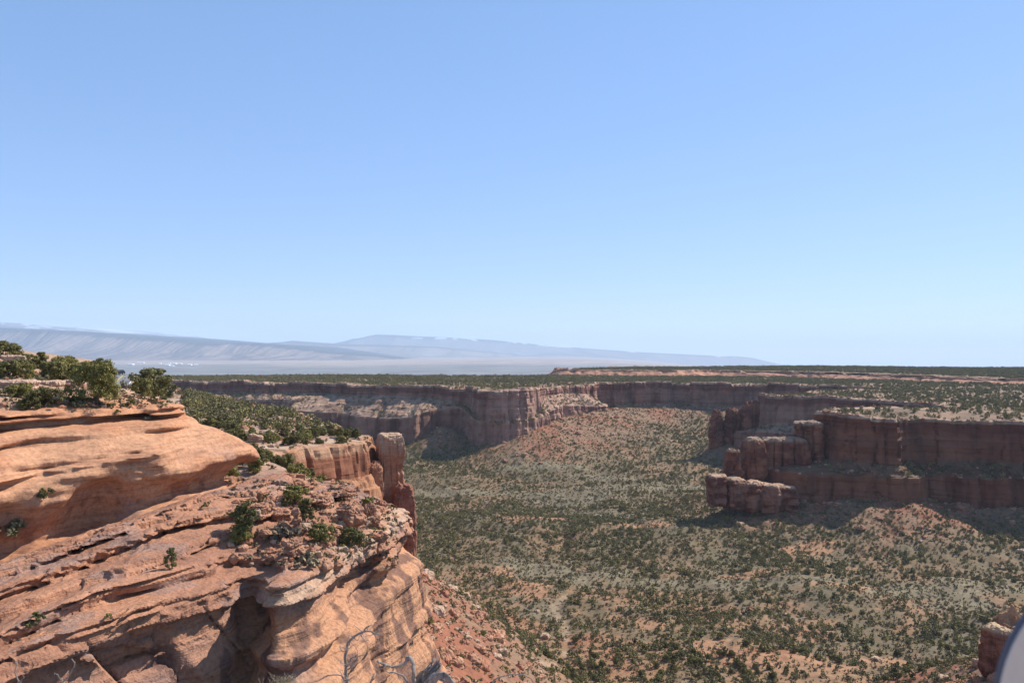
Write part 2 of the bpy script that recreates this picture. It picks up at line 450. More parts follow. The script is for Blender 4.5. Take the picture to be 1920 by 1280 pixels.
# second, upper tier of rounded orange slickrock on the skyline
TIER = [(420, 2750, -47, -51, 8, -67, -80), (230, 2560, -48, -51, 30, -66, -80), (130, 2420, -48, -51, 30, -66, -80), (150, 2290, -49, -52, 46, -70, -82), (330, 2230, -49, -52, 50, -71, -84), (540, 2250, -51, -54, 48, -71, -84),
        (720, 2120, -52, -55, 50, -73, -86), (850, 1930, -53, -56, 52, -73, -86), (900, 1700, -53, -56, 56, -72, -86), (980, 1560, -52, -55, 56, -73, -86),
        (1250, 1440, -51, -55, 56, -73, -86), (2000, 1300, -51, -55, 56, -73, -86)]
Wt = wall(TIER, 5.0, 1.6, plan=((90, 22), (30, 8), (11, 2)), seed=5, crack=0.6)
ct = wall_colour(Wt, (0.40, 0.18, 0.105), (0.40, 0.22, 0.14), (0.42, 0.215, 0.13), (0.38, 0.19, 0.12), (0.20, 0.085, 0.055), 0.4)
tag(wall_mesh("slickrock_ledge", Wt, ct, M_far), "low band of rounded orange slickrock just below the far right skyline", "rock ledge")

def poly_mask(px, py, poly):
    ins = np.zeros(px.shape, bool)
    x0, y0 = poly[-1]
    for x1, y1 in poly:
        c = ((y1 > py) != (y0 > py))
        if c.any():
            ins ^= c & (px < (x0 - x1) * (py - y1) / (y0 - y1 + 1e-12) + x1)
        x0, y0 = x1, y1
    return ins

def polyline_dist(px, py, L, att=None):
    """distance to sampled polyline points (chunked) and optional attribute of the nearest"""
    px, py = np.asarray(px, np.float32), np.asarray(py, np.float32)
    sh = px.shape; px = px.ravel(); py = py.ravel()
    D = np.empty(px.size, np.float32); I = np.empty(px.size, np.int64)
    Lx, Ly = L[:, 0].astype(np.float32), L[:, 1].astype(np.float32)
    for k in range(0, px.size, 20000):
        d = (px[k:k + 20000, None] - Lx) ** 2 + (py[k:k + 20000, None] - Ly) ** 2
        i = d.argmin(1); I[k:k + 20000] = i; D[k:k + 20000] = np.sqrt(d[np.arange(len(i)), i])
    D = D.reshape(sh); I = I.reshape(sh)
    return (D, I) if att is None else (D, att[I])

RIMLOOP = [tuple(p) for p in Wm['C'][::5]] + [(3500, 400), (7000, 7000), (-7000, 7000), (-4000, 2000)]
TIERLOOP = [tuple(p) for p in Wt['C'][::3]] + [(3500, 1200), (6500, 6500), (150, 6500)]

def plateau_z(x, y):
    z = -56 - 7.0 * sstep(-50, 420, x) * (1 - 0.4 * sstep(1100, 1500, y)) - 0.009 * np.clip(y - 1550, 0, 3000) + 1.6 * fbm(x / 160, y / 160, 0.0, 3, 71)
    return z

def bench_edge_foot():
    return np.array([(-20, 150, -104), (-36, 230, -102), (-40, 300, -103), (-46, 360, -101), (-62, 430, -104), (-100, 520, -110), (-170, 640, -114), (-300, 800, -118), (-420, 1000, -122)], np.float64)
BF = catmull(bench_edge_foot(), 4.0)
RF = np.array([(210, 310, -116), (240, 320, -108), (300, 330, -104), (420, 330, -100)], np.float64)
RF = catmull(RF, 4.0)

# talus potential on a coarse grid, sampled bilinearly
gx = np.arange(-900, 1400, 7.0, np.float32); gy = np.arange(180, 1800, 7.0, np.float32)
GX, GY = np.meshgrid(gx, gy)
fo = Wm['foot'][::2]
dM, iM = polyline_dist(GX, GY, fo)
dB, iB = polyline_dist(GX, GY, BF)
dR, iR = polyline_dist(GX, GY, RF)
TF = catmull(np.array([(30, 1232, -116), (70, 1300, -106), (120, 1370, -100), (190, 1470, -99), (300, 1520, -103), (420, 1500, -108)], np.float64), 4.0)
TF2 = catmull(np.array([(-112, 1240, -122), (-104, 1262, -112)], np.float64), 4.0)
dT1, iT1 = polyline_dist(GX, GY, TF); dT2, iT2 = polyline_dist(GX, GY, TF2)
spur = 13 * np.clip(fbm(np.arange(len(fo)) / 9.0, np.zeros(len(fo)) + 3.3, 0.0, 3, 91), -0.5, 1)
_zt = np.maximum(np.maximum(fo[iM, 2] + 2 + spur[iM] * np.where(GY < 900, 0.7, 1.0) * np.exp(-((dM - 24) / 38) ** 2) - np.where(GY < 900, 0.30, 0.40) * dM, BF[iB, 2] - 0.72 * dB), RF[iR, 2] - 0.5 * dR)
_zt = np.maximum(_zt, np.maximum(TF[iT1, 2] - 0.27 * dT1, TF2[iT2, 2] - 0.42 * dT2))
_dm = np.minimum(np.minimum(dM, dB * 0.9), dR)
def _bil(G, x, y):
    fx = np.clip((np.asarray(x, np.float32) - gx[0]) / 7.0, 0, len(gx) - 1.001); fy = np.clip((np.asarray(y, np.float32) - gy[0]) / 7.0, 0, len(gy) - 1.001)
    i, j = fx.astype(int), fy.astype(int); u, v = fx - i, fy - j
    return (G[j, i] * (1 - u) + G[j, i + 1] * u) * (1 - v) + (G[j + 1, i] * (1 - u) + G[j + 1, i + 1] * u) * v

WASH = catmull(np.array([(10, 395), (22, 430), (30, 470), (33, 520), (28, 560), (48, 600), (60, 660), (40, 720), (70, 800), (140, 900), (210, 1000), (260, 1100)], np.float64), 5.0)
WASH2 = catmull(np.array([(60, 400), (100, 440), (150, 520), (230, 560), (300, 590), (420, 600)], np.float64), 5.0)
def floor_z(x, y):
    base = -171 + 42 * sstep(850, 1600, y) + 3.5 * fbm(x / 120, y / 120, 0.0, 3, 81) + 1.2 * fbm(x / 22, y / 22, 0.0, 3, 82)
    rid = 9 * np.exp(-((y - 800 + 0.25 * x) / 55) ** 2) * sstep(330, 150, x) * sstep(-140, 0, x)
    base = base + rid + 4.5 * np.abs(fbm(x / 75, y / 75, 0.0, 3, 86)) * sstep(400, 700, y)
    t = _bil(_zt, x, y)
    k = 7.0
    h = np.maximum(base, t) + k * 0.25 * np.exp(-np.abs(base - t) / k)
    h = h + (1.6 * fbm(x / 14, y / 14, 0.0, 3, 83)) * sstep(-15, 8, t - base)
    return h

def talus_k(x, y):
    base = -171 + 42 * sstep(850, 1600, np.asarray(y, np.float32))
    return sstep(0, 26, _bil(_zt, x, y) - base - 2)

def meadow(x, y):
    """grey treeless flats of the valley floor"""
    m = 0
    for cx, cy, a, b, r in [(20, 655, 52, 34, -0.5), (62, 640, 40, 20, 0.1), (60, 940, 70, 40, -0.4), (95, 860, 55, 22, -0.3), (200, 610, 120, 22, -0.1), (330, 600, 110, 24, 0.05), (180, 1010, 110, 26, 0.1), (-60, 985, 60, 16, 0), (130, 1050, 60, 15, 0),
                            (300, 560, 40, 16, 0.2), (20, 560, 18, 22, 0.3), (40, 1100, 60, 16, 0)]:
        c, s = math.cos(r), math.sin(r)
        u, v = (x - cx) * c + (y - cy) * s, -(x - cx) * s + (y - cy) * c
        m = np.maximum(m, 1 - sstep(0.6, 1.25, np.hypot(u / a, v / b) + 0.5 * fbm(x / 18, y / 18, 0.0, 3, 88)))
    return m

def clearing(x, y):
    """bare orange soil between the trees"""
    m = 0
    for cx, cy, a, b, r in [(129, 454, 20, 10, -0.5), (116, 478, 12, 9, 0.2), (171, 450, 22, 8, -0.4), (11, 592, 14, 22, 0.1), (215, 470, 16, 7, 0.3), (-6, 640, 10, 14, 0), (84, 520, 9, 12, 0.4), (240, 600, 24, 7, 0.1), (60, 440, 8, 9, 0),
                            (300, 500, 18, 8, 0.4), (190, 640, 30, 8, 0.15), (250, 700, 26, 12, 0.2), (20, 800, 30, 10, 0.1), (120, 770, 26, 9, -0.1)]:
        c, s = math.cos(r), math.sin(r)
        u, v = (x - cx) * c + (y - cy) * s, -(x - cx) * s + (y - cy) * c
        m = np.maximum(m, 1 - sstep(0.7, 1.2, np.hypot(u / a, v / b) + 0.6 * fbm(x / 9, y / 9, 0.0, 3, 98)))
    return m
ang = np.linspace(-0.78, 0.80, 1050)
yr = np.geomspace(210, 1750, 640)
A, Yf = np.meshgrid(ang, yr); Xf = A * Yf
Zf = floor_z(Xf, Yf)
tk = talus_k(Xf, Yf)
md = meadow(Xf, Yf)
n1 = fbm(Xf / 45, Yf / 45, 0.0, 4, 84); n2 = fbm(Xf / 11, Yf / 11, 0.0, 3, 85)
cf = mixc((0.145, 0.103, 0.057), (0.195, 0.122, 0.068), sstep(-0.4, 0.5, n1))
cf = mixc(cf, (0.27, 0.148, 0.08), sstep(760, 520, Yf) * sstep(-0.5, 0.3, n2 + n1) * 0.75)
cf = mixc(cf, (0.118, 0.097, 0.058), sstep(0.0, 0.6, fbm(Xf / 30, Yf / 30, 0.0, 3, 87)) * 0.7)
near = np.exp(-(_bil(dB, Xf, Yf) / 52) ** 2)
cf = mixc(cf, (0.23, 0.13, 0.08), tk * 0.8)
cf = mixc(cf, (0.235, 0.09, 0.05), np.clip(tk * sstep(0.1, 0.6, n1 + 0.5 * n2) * 0.8 + near * 1.0 * sstep(-0.5, 0.3, n2 + n1) + 0.6 * sstep(0.35, 0.7, n1) * sstep(650, 450, Yf), 0, 0.95))
cf = mixc(cf, (0.15, 0.118, 0.072), md * 0.9)
cf = mixc(cf, (0.20, 0.165, 0.10), md * 0.6 * sstep(0.1, 0.5, n2))
bare = clearing(Xf, Yf)
cf = mixc(cf, (0.31, 0.165, 0.09), bare * 0.85)
dW, _ = polyline_dist(Xf[::2, ::2], Yf[::2, ::2], WASH); dW2, _ = polyline_dist(Xf[::2, ::2], Yf[::2, ::2], WASH2)
dW = np.minimum(dW, dW2 + 1.2).repeat(2, 0).repeat(2, 1)[:Xf.shape[0], :Xf.shape[1]]
wk = (1 - sstep(0.8, 3.0, dW + 2.5 * n2 + 1.5 * n1)) * np.maximum(sstep(-0.15, 0.25, fbm(Xf / 38, Yf / 38, 0.0, 2, 89)) * sstep(760, 560, Yf), sstep(580, 540, Yf))
cf = mixc(cf, (0.30, 0.21, 0.135), wk * 0.7)
Zf = Zf - 1.2 * (1 - sstep(2, 9, dW))
tag(build("canyon_floor", np.stack([Xf, Yf, Zf], -1).reshape(-1, 3), gridfaces(*Xf.shape), M_floor, cf.reshape(-1, 3), True), kind="structure")
print("floor", time.time() - T0)

# plateau tops behind the rims
ang = ang_p = np.linspace(-0.80, 0.84, 900); yr = yr_p = np.geomspace(640, 4600, 560)
A, Yp = np.meshgrid(ang, yr); Xp = A * Yp
Zp = plateau_z(Xp, Yp)
inR = poly_mask(Xp, Yp, RIMLOOP); inT = poly_mask(Xp, Yp, TIERLOOP)
dT, _ = polyline_dist(Xp[::2, ::2], Yp[::2, ::2], Wt['C'][::3]); dT = dT.repeat(2, 0).repeat(2, 1)[:Xp.shape[0], :Xp.shape[1]]
dC, iC = polyline_dist(Xp, Yp, Wm['C'][::3])
def tier_add(dT, inT, x, y):
    h = np.where(inT, sstep(0, 12, dT) * 3 , 0)
    return h
nT = iC
# meet the rim exactly: near the rim follow the rim's own height
zr = Wm['zt'][::3][iC]
k = sstep(60, 5, dC)
Zp = Zp * (1 - k) + (zr - 0.35) * k
ztier = -50.5 + 5.0 * np.exp(-((Xp - 900) / 340) ** 2) * sstep(40, 330, dT) + 2.2 * np.exp(-((Xp - 330) / 220) ** 2) * sstep(10, 90, dT) + 0.8 * fbm(Xp / 60, Yp / 60, 0.0, 2, 75)
Zp = np.where(inT & (dT > 3), ztier, Zp)
ycut = 2150 + 500 * sstep(0, 350, Xp)
Zp = Zp - 0.13 * np.clip(Yp - ycut, 0, 4000)
keep = inR & (dC > 5)
fm = keep[:-1, :-1] & keep[1:, :-1] & keep[:-1, 1:] & keep[1:, 1:]
jump = (inT & (dT > 3))
fm &= ~((jump[:-1, :-1] != jump[1:, :-1]) | (jump[:-1, :-1] != jump[:-1, 1:]) | (jump[:-1, :-1] != jump[1:, 1:]))
pn = fbm(Xp / 30, Yp / 30, 0.0, 4, 76)
cp = mixc((0.15, 0.10, 0.062), (0.24, 0.145, 0.092), sstep(-0.3, 0.5, pn))
cp = mixc(cp, (0.36, 0.26, 0.18), sstep(16, 4, dC + 8 * pn) * 0.8)
v, f, c = compact(np.stack([Xp, Yp, Zp], -1).reshape(-1, 3), gridfaces(*Xp.shape, fm), cp.reshape(-1, 3))
tag(build("plateau_ground", v, f, M_floor, c, True), kind="structure")
print("plateau", time.time() - T0)

# ------------------------------------------------------------------ far plain and mountains
def plain_drop(x, y):
    """the plain tilts away below the plateau's skyline on the right"""
    return sstep(0.06, 0.33, x / y) * 0.0218 * np.clip(y - 9500, 0, 1e6)
ang = np.linspace(-1.6, 1.6, 160); yr = np.geomspace(2600, 78000, 130)
A, Yq = np.meshgrid(ang, yr); Xq = A * Yq
Zq = -202 + 6 * fbm(Xq / 900, Yq / 900, 0.0, 3, 101) - plain_drop(Xq, Yq)
q = fbm(Xq / 1500, Yq / 500, 0.0, 4, 102)
cq = mixc((0.25, 0.205, 0.175), (0.31, 0.25, 0.205), sstep(-0.4, 0.4, q))
cq = mixc(cq, (0.15, 0.16, 0.165), sstep(15500, 11500, Yq + 2200 * q - 0.05 * Xq) * 0.85)
tag(build("valley_plain", np.stack([Xq, Yq, Zq], -1).reshape(-1, 3), gridfaces(*Xq.shape), M_plain, cq.reshape(-1, 3), True), kind="structure")

def ranges(name, sky_line, Y0, depth, base, gull, c_top, c_face, snow, seed, back=12000, nx=900):
    """a range: crest from (column, row) pairs read off the photo at distance Y0, gullied face falling towards us by DEPTH to the plain"""
    u = np.array([p[0] for p in sky_line], float); vv = np.array([p[1] for p in sky_line], float)
    us = np.linspace(u[0], u[-1], nx)
    crest = -(np.interp(us, u, vv) - VH) / F * Y0
    xs = (us - UC) / F * Y0
    t = np.concatenate([np.linspace(0, 1, 46), 1 + np.linspace(0.05, 1, 8)])
    T, XS = np.meshgrid(t, xs, indexing='ij')
    CR = np.broadcast_to(crest, T.shape)
    tt = np.clip(T, 0, 1)
    prof = np.interp(tt, [0, 0.35, 0.6, 0.78, 0.86, 1.0], [0, 0.10, 0.34, 0.74, 0.93, 1.0])
    g = np.abs(fbm(XS / gull, T * 1.3, 0.0, 3, seed)) - 0.25
    Yy = Y0 - depth * (1 - T) + np.where(T > 1, (T - 1) * (back - depth), 0) + depth * 0.16 * fbm(XS / (gull * 14), T, 0.0, 3, seed + 2) * (1 - tt ** 4)
    base = base - plain_drop(XS, Yy)
    mid = np.sin(np.pi * np.clip(tt, 0, 1)) ** 1.0
    Z = base + (CR - base) * prof - np.abs(CR - base) * 0.28 * g * mid - np.where(T > 1, (T - 1) * 40, 0)
    hf = np.clip((Z - base) / np.maximum(CR - base, 1), 0, 1)
    c = mixc(c_face[0], c_face[1], sstep(-0.25, 0.3, g + 0.3 * fbm(XS / gull / 2, T * 3, 0.0, 3, seed + 3)))
    c = mixc(c, c_top, sstep(0.80, 0.9, hf + 0.05 * fbm(XS / gull, T, 0.0, 3, seed + 4)))
    if snow:
        s = sstep(snow[0], snow[0] + 0.06, hf) * sstep(snow[1], snow[1] + 0.15, fbm(XS / snow[2], T * snow[3], 0.0, 4, seed + 5))
        c = mixc(c, (0.40, 0.43, 0.48), s)
    v = np.stack([XS, Yy, Z], -1).reshape(-1, 3)
    return build(name, v, gridfaces(*T.shape), M_mtn, c.reshape(-1, 3), True)

tag(ranges("badland_cliffs", [(-420, 612), (-120, 612), (0, 614.5), (80, 617), (180, 624), (230, 628), (300, 634), (330, 634.5), (380, 641), (420, 645), (440, 642), (500, 644), (560, 652), (640, 662), (760, 672)],
           25000, 5200, -204, 150, (0.035, 0.042, 0.045), ((0.085, 0.072, 0.07), (0.17, 0.135, 0.118)), None, 111), "long gullied grey badland cliffs fading into haze on the left skyline", "cliffs")
tag(ranges("low_ridge", [(330, 650), (420, 645), (500, 643), (530, 641), (548, 638.5), (560, 641), (600, 644), (700, 646), (820, 650), (960, 664)],
           36000, 6000, -204, 1500, (0.08, 0.085, 0.08), ((0.16, 0.15, 0.14), (0.22, 0.2, 0.18)), None, 121), "low blue ridge with a small knob between the two long mountains", "ridge")
tag(ranges("flat_topped_mountain", [(500, 664), (560, 655), (620, 646), (650, 639), (690, 630), (705, 627), (740, 628), (800, 631), (860, 633), (920, 637), (1000, 644), (1050, 649), (1100, 653), (1200, 660), (1300, 665),
            (1380, 668), (1405, 670), (1430, 677), (1460, 687), (1500, 697)], 48000, 10000, -204, 2600, (0.05, 0.06, 0.055), ((0.10, 0.105, 0.10), (0.15, 0.145, 0.135)), (0.83, 0.05, 1300, 3.0), 131),
    "broad hazy blue flat-topped mountain with snow streaks under its rim", "mountain")
tag(ranges("snowy_range", [(-420, 596), (-60, 601), (0, 604), (40, 606), (70, 609), (90, 613), (130, 616), (165, 618), (200, 624), (260, 632), (330, 640), (420, 652)],
           35500, 2500, -204, 1300, (0.16, 0.17, 0.18), ((0.13, 0.13, 0.13), (0.18, 0.18, 0.18)), (0.5, -0.02, 500, 5.0), 141), "faint snow-covered range peeping above the badland cliffs at far left", "mountain")
print("far", time.time() - T0)

# ------------------------------------------------------------------ near rock: solids as distance fields, meshed with surface nets
def surface_nets(f, org, h):
    """f: (nx, ny, nz) field, negative inside; quads round every sign change"""
    s = f < 0
    nx, ny, nz = f.shape
    cnt = np.zeros((nx - 1, ny - 1, nz - 1), np.uint8)
    for a in (0, 1):
        for b in (0, 1):
            for c in (0, 1):
                cnt += s[a:nx - 1 + a, b:ny - 1 + b, c:nz - 1 + c]
    cell = np.argwhere((cnt > 0) & (cnt < 8))
    idx = np.full(cnt.shape, -1, np.int32)
    idx[tuple(cell.T)] = np.arange(len(cell))
    acc = np.zeros((len(cell), 3), np.float32); num = np.zeros(len(cell), np.float32)
    cor = [(a, b, c) for a in (0, 1) for b in (0, 1) for c in (0, 1)]
    val = {k: f[cell[:, 0] + k[0], cell[:, 1] + k[1], cell[:, 2] + k[2]] for k in cor}
    for p in cor:
        for ax in range(3):
            if p[ax] == 0:
                q = list(p); q[ax] = 1; q = tuple(q)
                a, b = val[p], val[q]
                m = (a < 0) != (b < 0)
                t = np.where(m, a / np.where(m, a - b, 1), 0)
                pos = np.tile(np.array(p, np.float32), (len(cell), 1)); pos[:, ax] += t
                acc[m] += pos[m]; num[m] += 1
    v = (cell + acc / num[:, None]) * h + np.array(org, np.float32)
    faces = []
    for ax in range(3):
        o1, o2 = [(1, 2), (2, 0), (0, 1)][ax]
        sl0 = [slice(1, -1)] * 3; sl1 = [slice(1, -1)] * 3
        sl0[ax] = slice(0, -1); sl1[ax] = slice(1, None)
        d = s[tuple(sl0)].astype(np.int8) - s[tuple(sl1)].astype(np.int8)
        for sg in (1, -1):
            e = np.argwhere(d == sg)
            if not len(e): continue
            e = e + 1; e[:, ax] -= 1
            def ci(d1, d2):
                k = e.copy(); k[:, o1] += d1; k[:, o2] += d2
                return idx[k[:, 0], k[:, 1], k[:, 2]]
            qd = np.stack([ci(-1, -1), ci(0, -1), ci(0, 0), ci(-1, 0)], 1)
            faces.append(qd if sg > 0 else qd[:, ::-1])
    fc = np.vstack(faces)
    return v.astype(np.float32), fc[(fc >= 0).all(1)]

def sdist(px, py, poly):
    """signed distance to an open polyline's segments; sign from closed polygon (negative inside)"""
    best = np.full(px.shape, 1e9, np.float32)
    P = np.asarray(poly, np.float32)
    for (x0, y0), (x1, y1) in zip(P[:-1], P[1:]):
        dx, dy = x1 - x0, y1 - y0
        t = np.clip(((px - x0) * dx + (py - y0) * dy) / (dx * dx + dy * dy), 0, 1)
        best = np.minimum(best, (px - x0 - t * dx) ** 2 + (py - y0 - t * dy) ** 2)
    return np.where(poly_mask(px, py, [tuple(p) for p in P]), -np.sqrt(best), np.sqrt(best))

H = 0.27
def domain(x0, x1, y0, y1, za, zb):
    global ax_, ay_, az_, PX, PY, ORGN
    ax_ = np.arange(x0, x1, H, np.float32); ay_ = np.arange(y0, y1, H, np.float32); az_ = np.arange(za, zb, H, np.float32)
    PX, PY = np.meshgrid(ax_, ay_, indexing='ij'); ORGN = (x0, y0, za)
domain(-78.0, -8.0, 56.0, 168.0, -62.0, -15.0)

# lower cliff rim in plan (closed far to the left), and the dome's foot
LOW = [(-140, 20), (-52, 30), (-48, 45), (-44.5, 60), (-40.5, 70), (-36.5, 79), (-33.0, 85), (-31.0, 89), (-30.2, 92.5), (-28.6, 93.5), (-27.0, 91), (-25.2, 88.5), (-23.4, 92), (-21.8, 101), (-19.8, 112),
       (-18.0, 121), (-17.2, 128), (-19.5, 134), (-26, 141), (-33, 150), (-42, 162), (-60, 185), (-140, 200)]
DOM = [(-170, 60), (-110, 72), (-84, 72), (-71, 78), (-59.5, 88), (-52, 98), (-45.2, 106.5), (-41.8, 111.5), (-38.8, 116.5), (-36.8, 121), (-37.8, 124.5), (-43, 129), (-50, 131), (-58, 137), (-68, 152), (-85, 195), (-170, 230)]
dL = sdist(PX, PY, LOW)
SA, SP = 0.29 * PX + 0.957 * PY, 0.957 * PX - 0.29 * PY        # along and across the rim
w1 = fbm(SP / 13, SA / 30, 0.0, 3, 201); w2 = fbm(PX / 5, PY / 5, 0.0, 3, 202)

def tri_interp(a, x): return np.interp(x, a[0], a[1]).astype(np.float32)

def mesh_field(coarse, detail, band=3.2):
    """coarse(k, z) -> 2-D slab at height z; detail(x, y, z) added only near the surface"""
    f = np.empty((len(ax_), len(ay_), len(az_)), np.float32)
    for k, z in enumerate(az_): f[:, :, k] = coarse(z)
    m = np.abs(f) < band
    i, j, k = np.nonzero(m)
    f[i, j, k] += detail(ax_[i], ay_[j], az_[k], i, j)
    f[0] = np.abs(f[0]) + .1; f[-1] = np.abs(f[-1]) + .1
    return surface_nets(f, ORGN, H)

# --- lower bedded ledges, prow and cliff below
dip = (-0.30 * np.minimum(PX + 40, 0) + 0.02 * (PY - 110)).astype(np.float32)           # beds sag towards us
recess = np.exp(-((PX + 31) / 4.0) ** 2 - ((PY - 95) / 4) ** 2)
prow = sstep(-31, -26, PX)
def low_coarse(z):
    zz = z + dip + 0.9 * w1
    T = 1.6
    t = zz / T + 60
    i = np.floor(t); fr = t - i
    soft = 0.22 + 0.16 * w2
    fr = np.clip((fr - soft) / 0.16, 0, 1)
    zs = (i + fr - 60) * T
    zs = 0.85 * zs + 0.15 * zz
    fr0 = t - i
    slot = sstep(0.10, 0.2, fr0) * sstep(0.46, 0.36, fr0) * np.clip(0.42 + 1.6 * fbm(SP / 6, SA / 14 + 3.1 * i, 0.0, 2, 228), 0, 1)
    up = np.clip(zs + 26.0, 0, 9.5)
    P = -np.interp(up, [0, 1.0, 6.8, 9.5], [0, 1.1, 14.5, 19]) * (1 - 0.22 * prow)
    dn = np.clip(-26.0 - zz, 0, 80)
    slab = 0.9 * beds(zz, 4.2, 3, 6)
    P = P - 2.3 * slot * sstep(0.6, 0.0, dn)
    P = P + 0.20 * dn - 0.8 * recess * sstep(1.2, 2.2, dn) * sstep(6, 3, dn) + slab * sstep(0.2, 2.0, dn) * sstep(40, 20, dn) * 0.8
    P = P + 0.8 * prow * sstep(-0.4, 0.3, -26 + 1.0 - zz) * sstep(1.9, 1.3, dn)
    # diagonal undercut on the prow's outer face
    und = np.exp(-((zz + 33.5 - 0.12 * (PY - 100)) / 1.1) ** 2) * prow
    P = P - 1.7 * und + 0.9 * prow * sstep(-33.8, -35, zz - 0.12 * (PY - 100))
    f = dL + 1.3 * w1 + 0.4 * w2 * sstep(4, 0, dn) - P
    return np.maximum(f * 0.85, z + dip + 18.6 - 0.8 * w1)
def low_detail(x, y, z, i, j):
    sa, sp = 0.29 * x + 0.957 * y, 0.957 * x - 0.29 * y
    zz = z + dip[i, j] + 0.9 * w1[i, j]
    st = sstep(-29, -26, zz)                                        # stair slope part
    b = 0.8 * beds(zz, 0.62, 7, 8) * (0.6 + 0.9 * fbm(sp / 5, sa / 16, z / 3, 2, 211)) + 0.3 * beds(zz, 0.29, 8, 4)
    g, idv = cells(sp / 3.4 + 0.2 * fbm(x / 4, y / 4, 0.0, 2, 213), sa / 13.0 + 0.1 * fbm(x / 5, y / 5, 0.0, 2, 219), 214)
    rub = sstep(113, 122, y)                                        # broken ground right of the dome
    br = -1.2 * (idv - 0.5) * st + 0.55 * (1 - sstep(0.0, 0.07, g)) * (0.25 + 0.5 * st)
    g3, id3 = cells(x / 3.0 + 0.2 * fbm(x / 3, y / 3, 0.0, 2, 223), y / 4.0, 224)
    br = br + rub * st * (-1.5 * (id3 - 0.5) + 0.6 * (1 - sstep(0, 0.12, g3)))
    g2, id2 = cells(sp / 9 + 0.06 * z, sa / 11 + 0.05 * z, 217)
    lp_ = prow[i, j]
    big = (1 - st) * (1 - lp_) * (1.8 * (id2 - 0.5) + 0.6 * (1 - sstep(0.0, 0.05, g2))) + (1 - st) * lp_ * (1.5 * fbm(sp / 9, sa / 9, z / 12, 2, 229) + 0.45 * beds(zz - 0.12 * (y - 100), 2.6, 15, 9) + 0.25 * (1 - sstep(0, 0.03, np.abs(vnoise(sa / 5, zz * 0 + 3.0, 0.0, 230)))))
    fac = (1 - st) * (1.1 - 0.85 * lp_) * beds(0.55 * sp + 0.5 * z + 1.2 * fbm(x / 14, y / 14, z / 14, 2, 226), 3.0, 14, 9)      # leaning slabs
    return (b * (0.35 + 0.65 * st) * (1 - 0.5 * lp_ * (1 - st)) + br + big + fac + 0.45 * fbm(x / 3, y / 3, z / 2, 3, 216) * (0.35 + 0.65 * st)).astype(np.float32)
vL, fL = mesh_field(low_coarse, low_detail)

# --- dome of smooth slickrock with overhung ledges on its left face
domain(-118.0, -33.5, 72.0, 168.0, -34.0, 0.6)
dD = sdist(PX, PY, DOM)
SA, SP = 0.29 * PX + 0.957 * PY, 0.957 * PX - 0.29 * PY
w1 = fbm(SP / 13, SA / 22, 0.0, 3, 201)
zfoot = -19.8 + 0.30 * np.minimum(PX + 45, 0)
left = sstep(-41.5, -45.5, PX + 0.25 * (PY - 106))
mtop = (-6.4 - 0.5 * sstep(-60, -45, PX) + 0.10 * np.clip(-dD - 8, 0, 40) + 0.5 * w1).astype(np.float32)
alc = 0.5 + 0.9 * vnoise((0.55 * PX + 0.83 * PY) / 5.6, PX * 0 + 2.2, 0.0, 221)
QL = ([-.5, 0, .05, .12, .24, .30, .50, .535, .56, .64, .76, .80, .835, .86, .885, .905, .925, .945, .965, 1.0, 1.03], [0.2, -.4, -1.2, -1.4, -0.4, 0.1, 0.0, -0.2, -2.6, -2.8, -4.6, -5.6, -9.0, -9.4, -7.2, -8.4, -8.2, -9.6, -10.2, -13.0, -40])
QR = ([-.5, 0, .05, .12, .24, .30, .40, .55, .70, .80, .88, .94, 1.0, 1.03], [0.2, -.6, -2.4, -2.2, -0.4, -0.1, -0.7, -3.2, -6.6, -9.2, -12.0, -14.5, -18.0, -40])
def dom_coarse(z):
    q = (z - zfoot) / (mtop - zfoot)
    und = sstep(-.1, .06, q) * sstep(.42, .30, q)
    q2 = q + 0.02 * w1
    P = tri_interp(QL, q2) * left + tri_interp(QR, q2) * (1 - left)
    P = P - und * (3.9 - 1.9 * sstep(-45, -56, PX)) * np.clip(alc, 0, 1.4) * sstep(.32, .14, q - 0.24 * np.clip(alc - .3, 0, 1))
    lg = left * np.clip(fbm(PX / 14, PY / 14, 0.0, 2, 225) + 0.3, 0, 1)
    P = P - 2.2 * np.exp(-((q - .71 - 0.02 * w1) / .02) ** 2) * lg
    lg2 = np.clip(fbm(PX / 10, PY / 10, 0.0, 2, 227) + 0.45, 0, 1)
    P = P - 1.6 * left * lg2 * np.exp(-((q - .50 - 0.03 * w1) / .03) ** 2) + 0.9 * left * np.exp(-((q - .58) / .05) ** 2)
    return np.maximum((dD + 1.6 * w1 * left + 0.5 * w1 - P) * 0.9, z - mtop)
def dom_detail(x, y, z, i, j):
    q = (z - zfoot[i, j]) / (mtop[i, j] - zfoot[i, j])
    zz = z + 0.05 * (x + 45) + 0.6 * w1[i, j]
    top = sstep(.80, .88, q)
    l = left[i, j]
    b = 0.09 * beds(zz + 0.5 * fbm(x / 10, y / 10, 0.0, 2, 236), 0.9, 11, 2) + top * (0.8 * beds(zz, 0.42, 12, 6)) * (0.5 + 0.5 * l + fbm(x / 8, y / 8, 0.0, 2, 231))
    return (b + 0.55 * fbm(x / 7, y / 7, z / 4, 3, 232) + 0.22 * fbm(x / 2.2, y / 2.2, z / 0.7, 3, 233) + top * 0.5 * fbm(x / 3, y / 3, z / 1.5, 3, 234)).astype(np.float32)
vD, fD = mesh_field(dom_coarse, dom_detail)
print("nets", len(vL), len(vD), time.time() - T0)

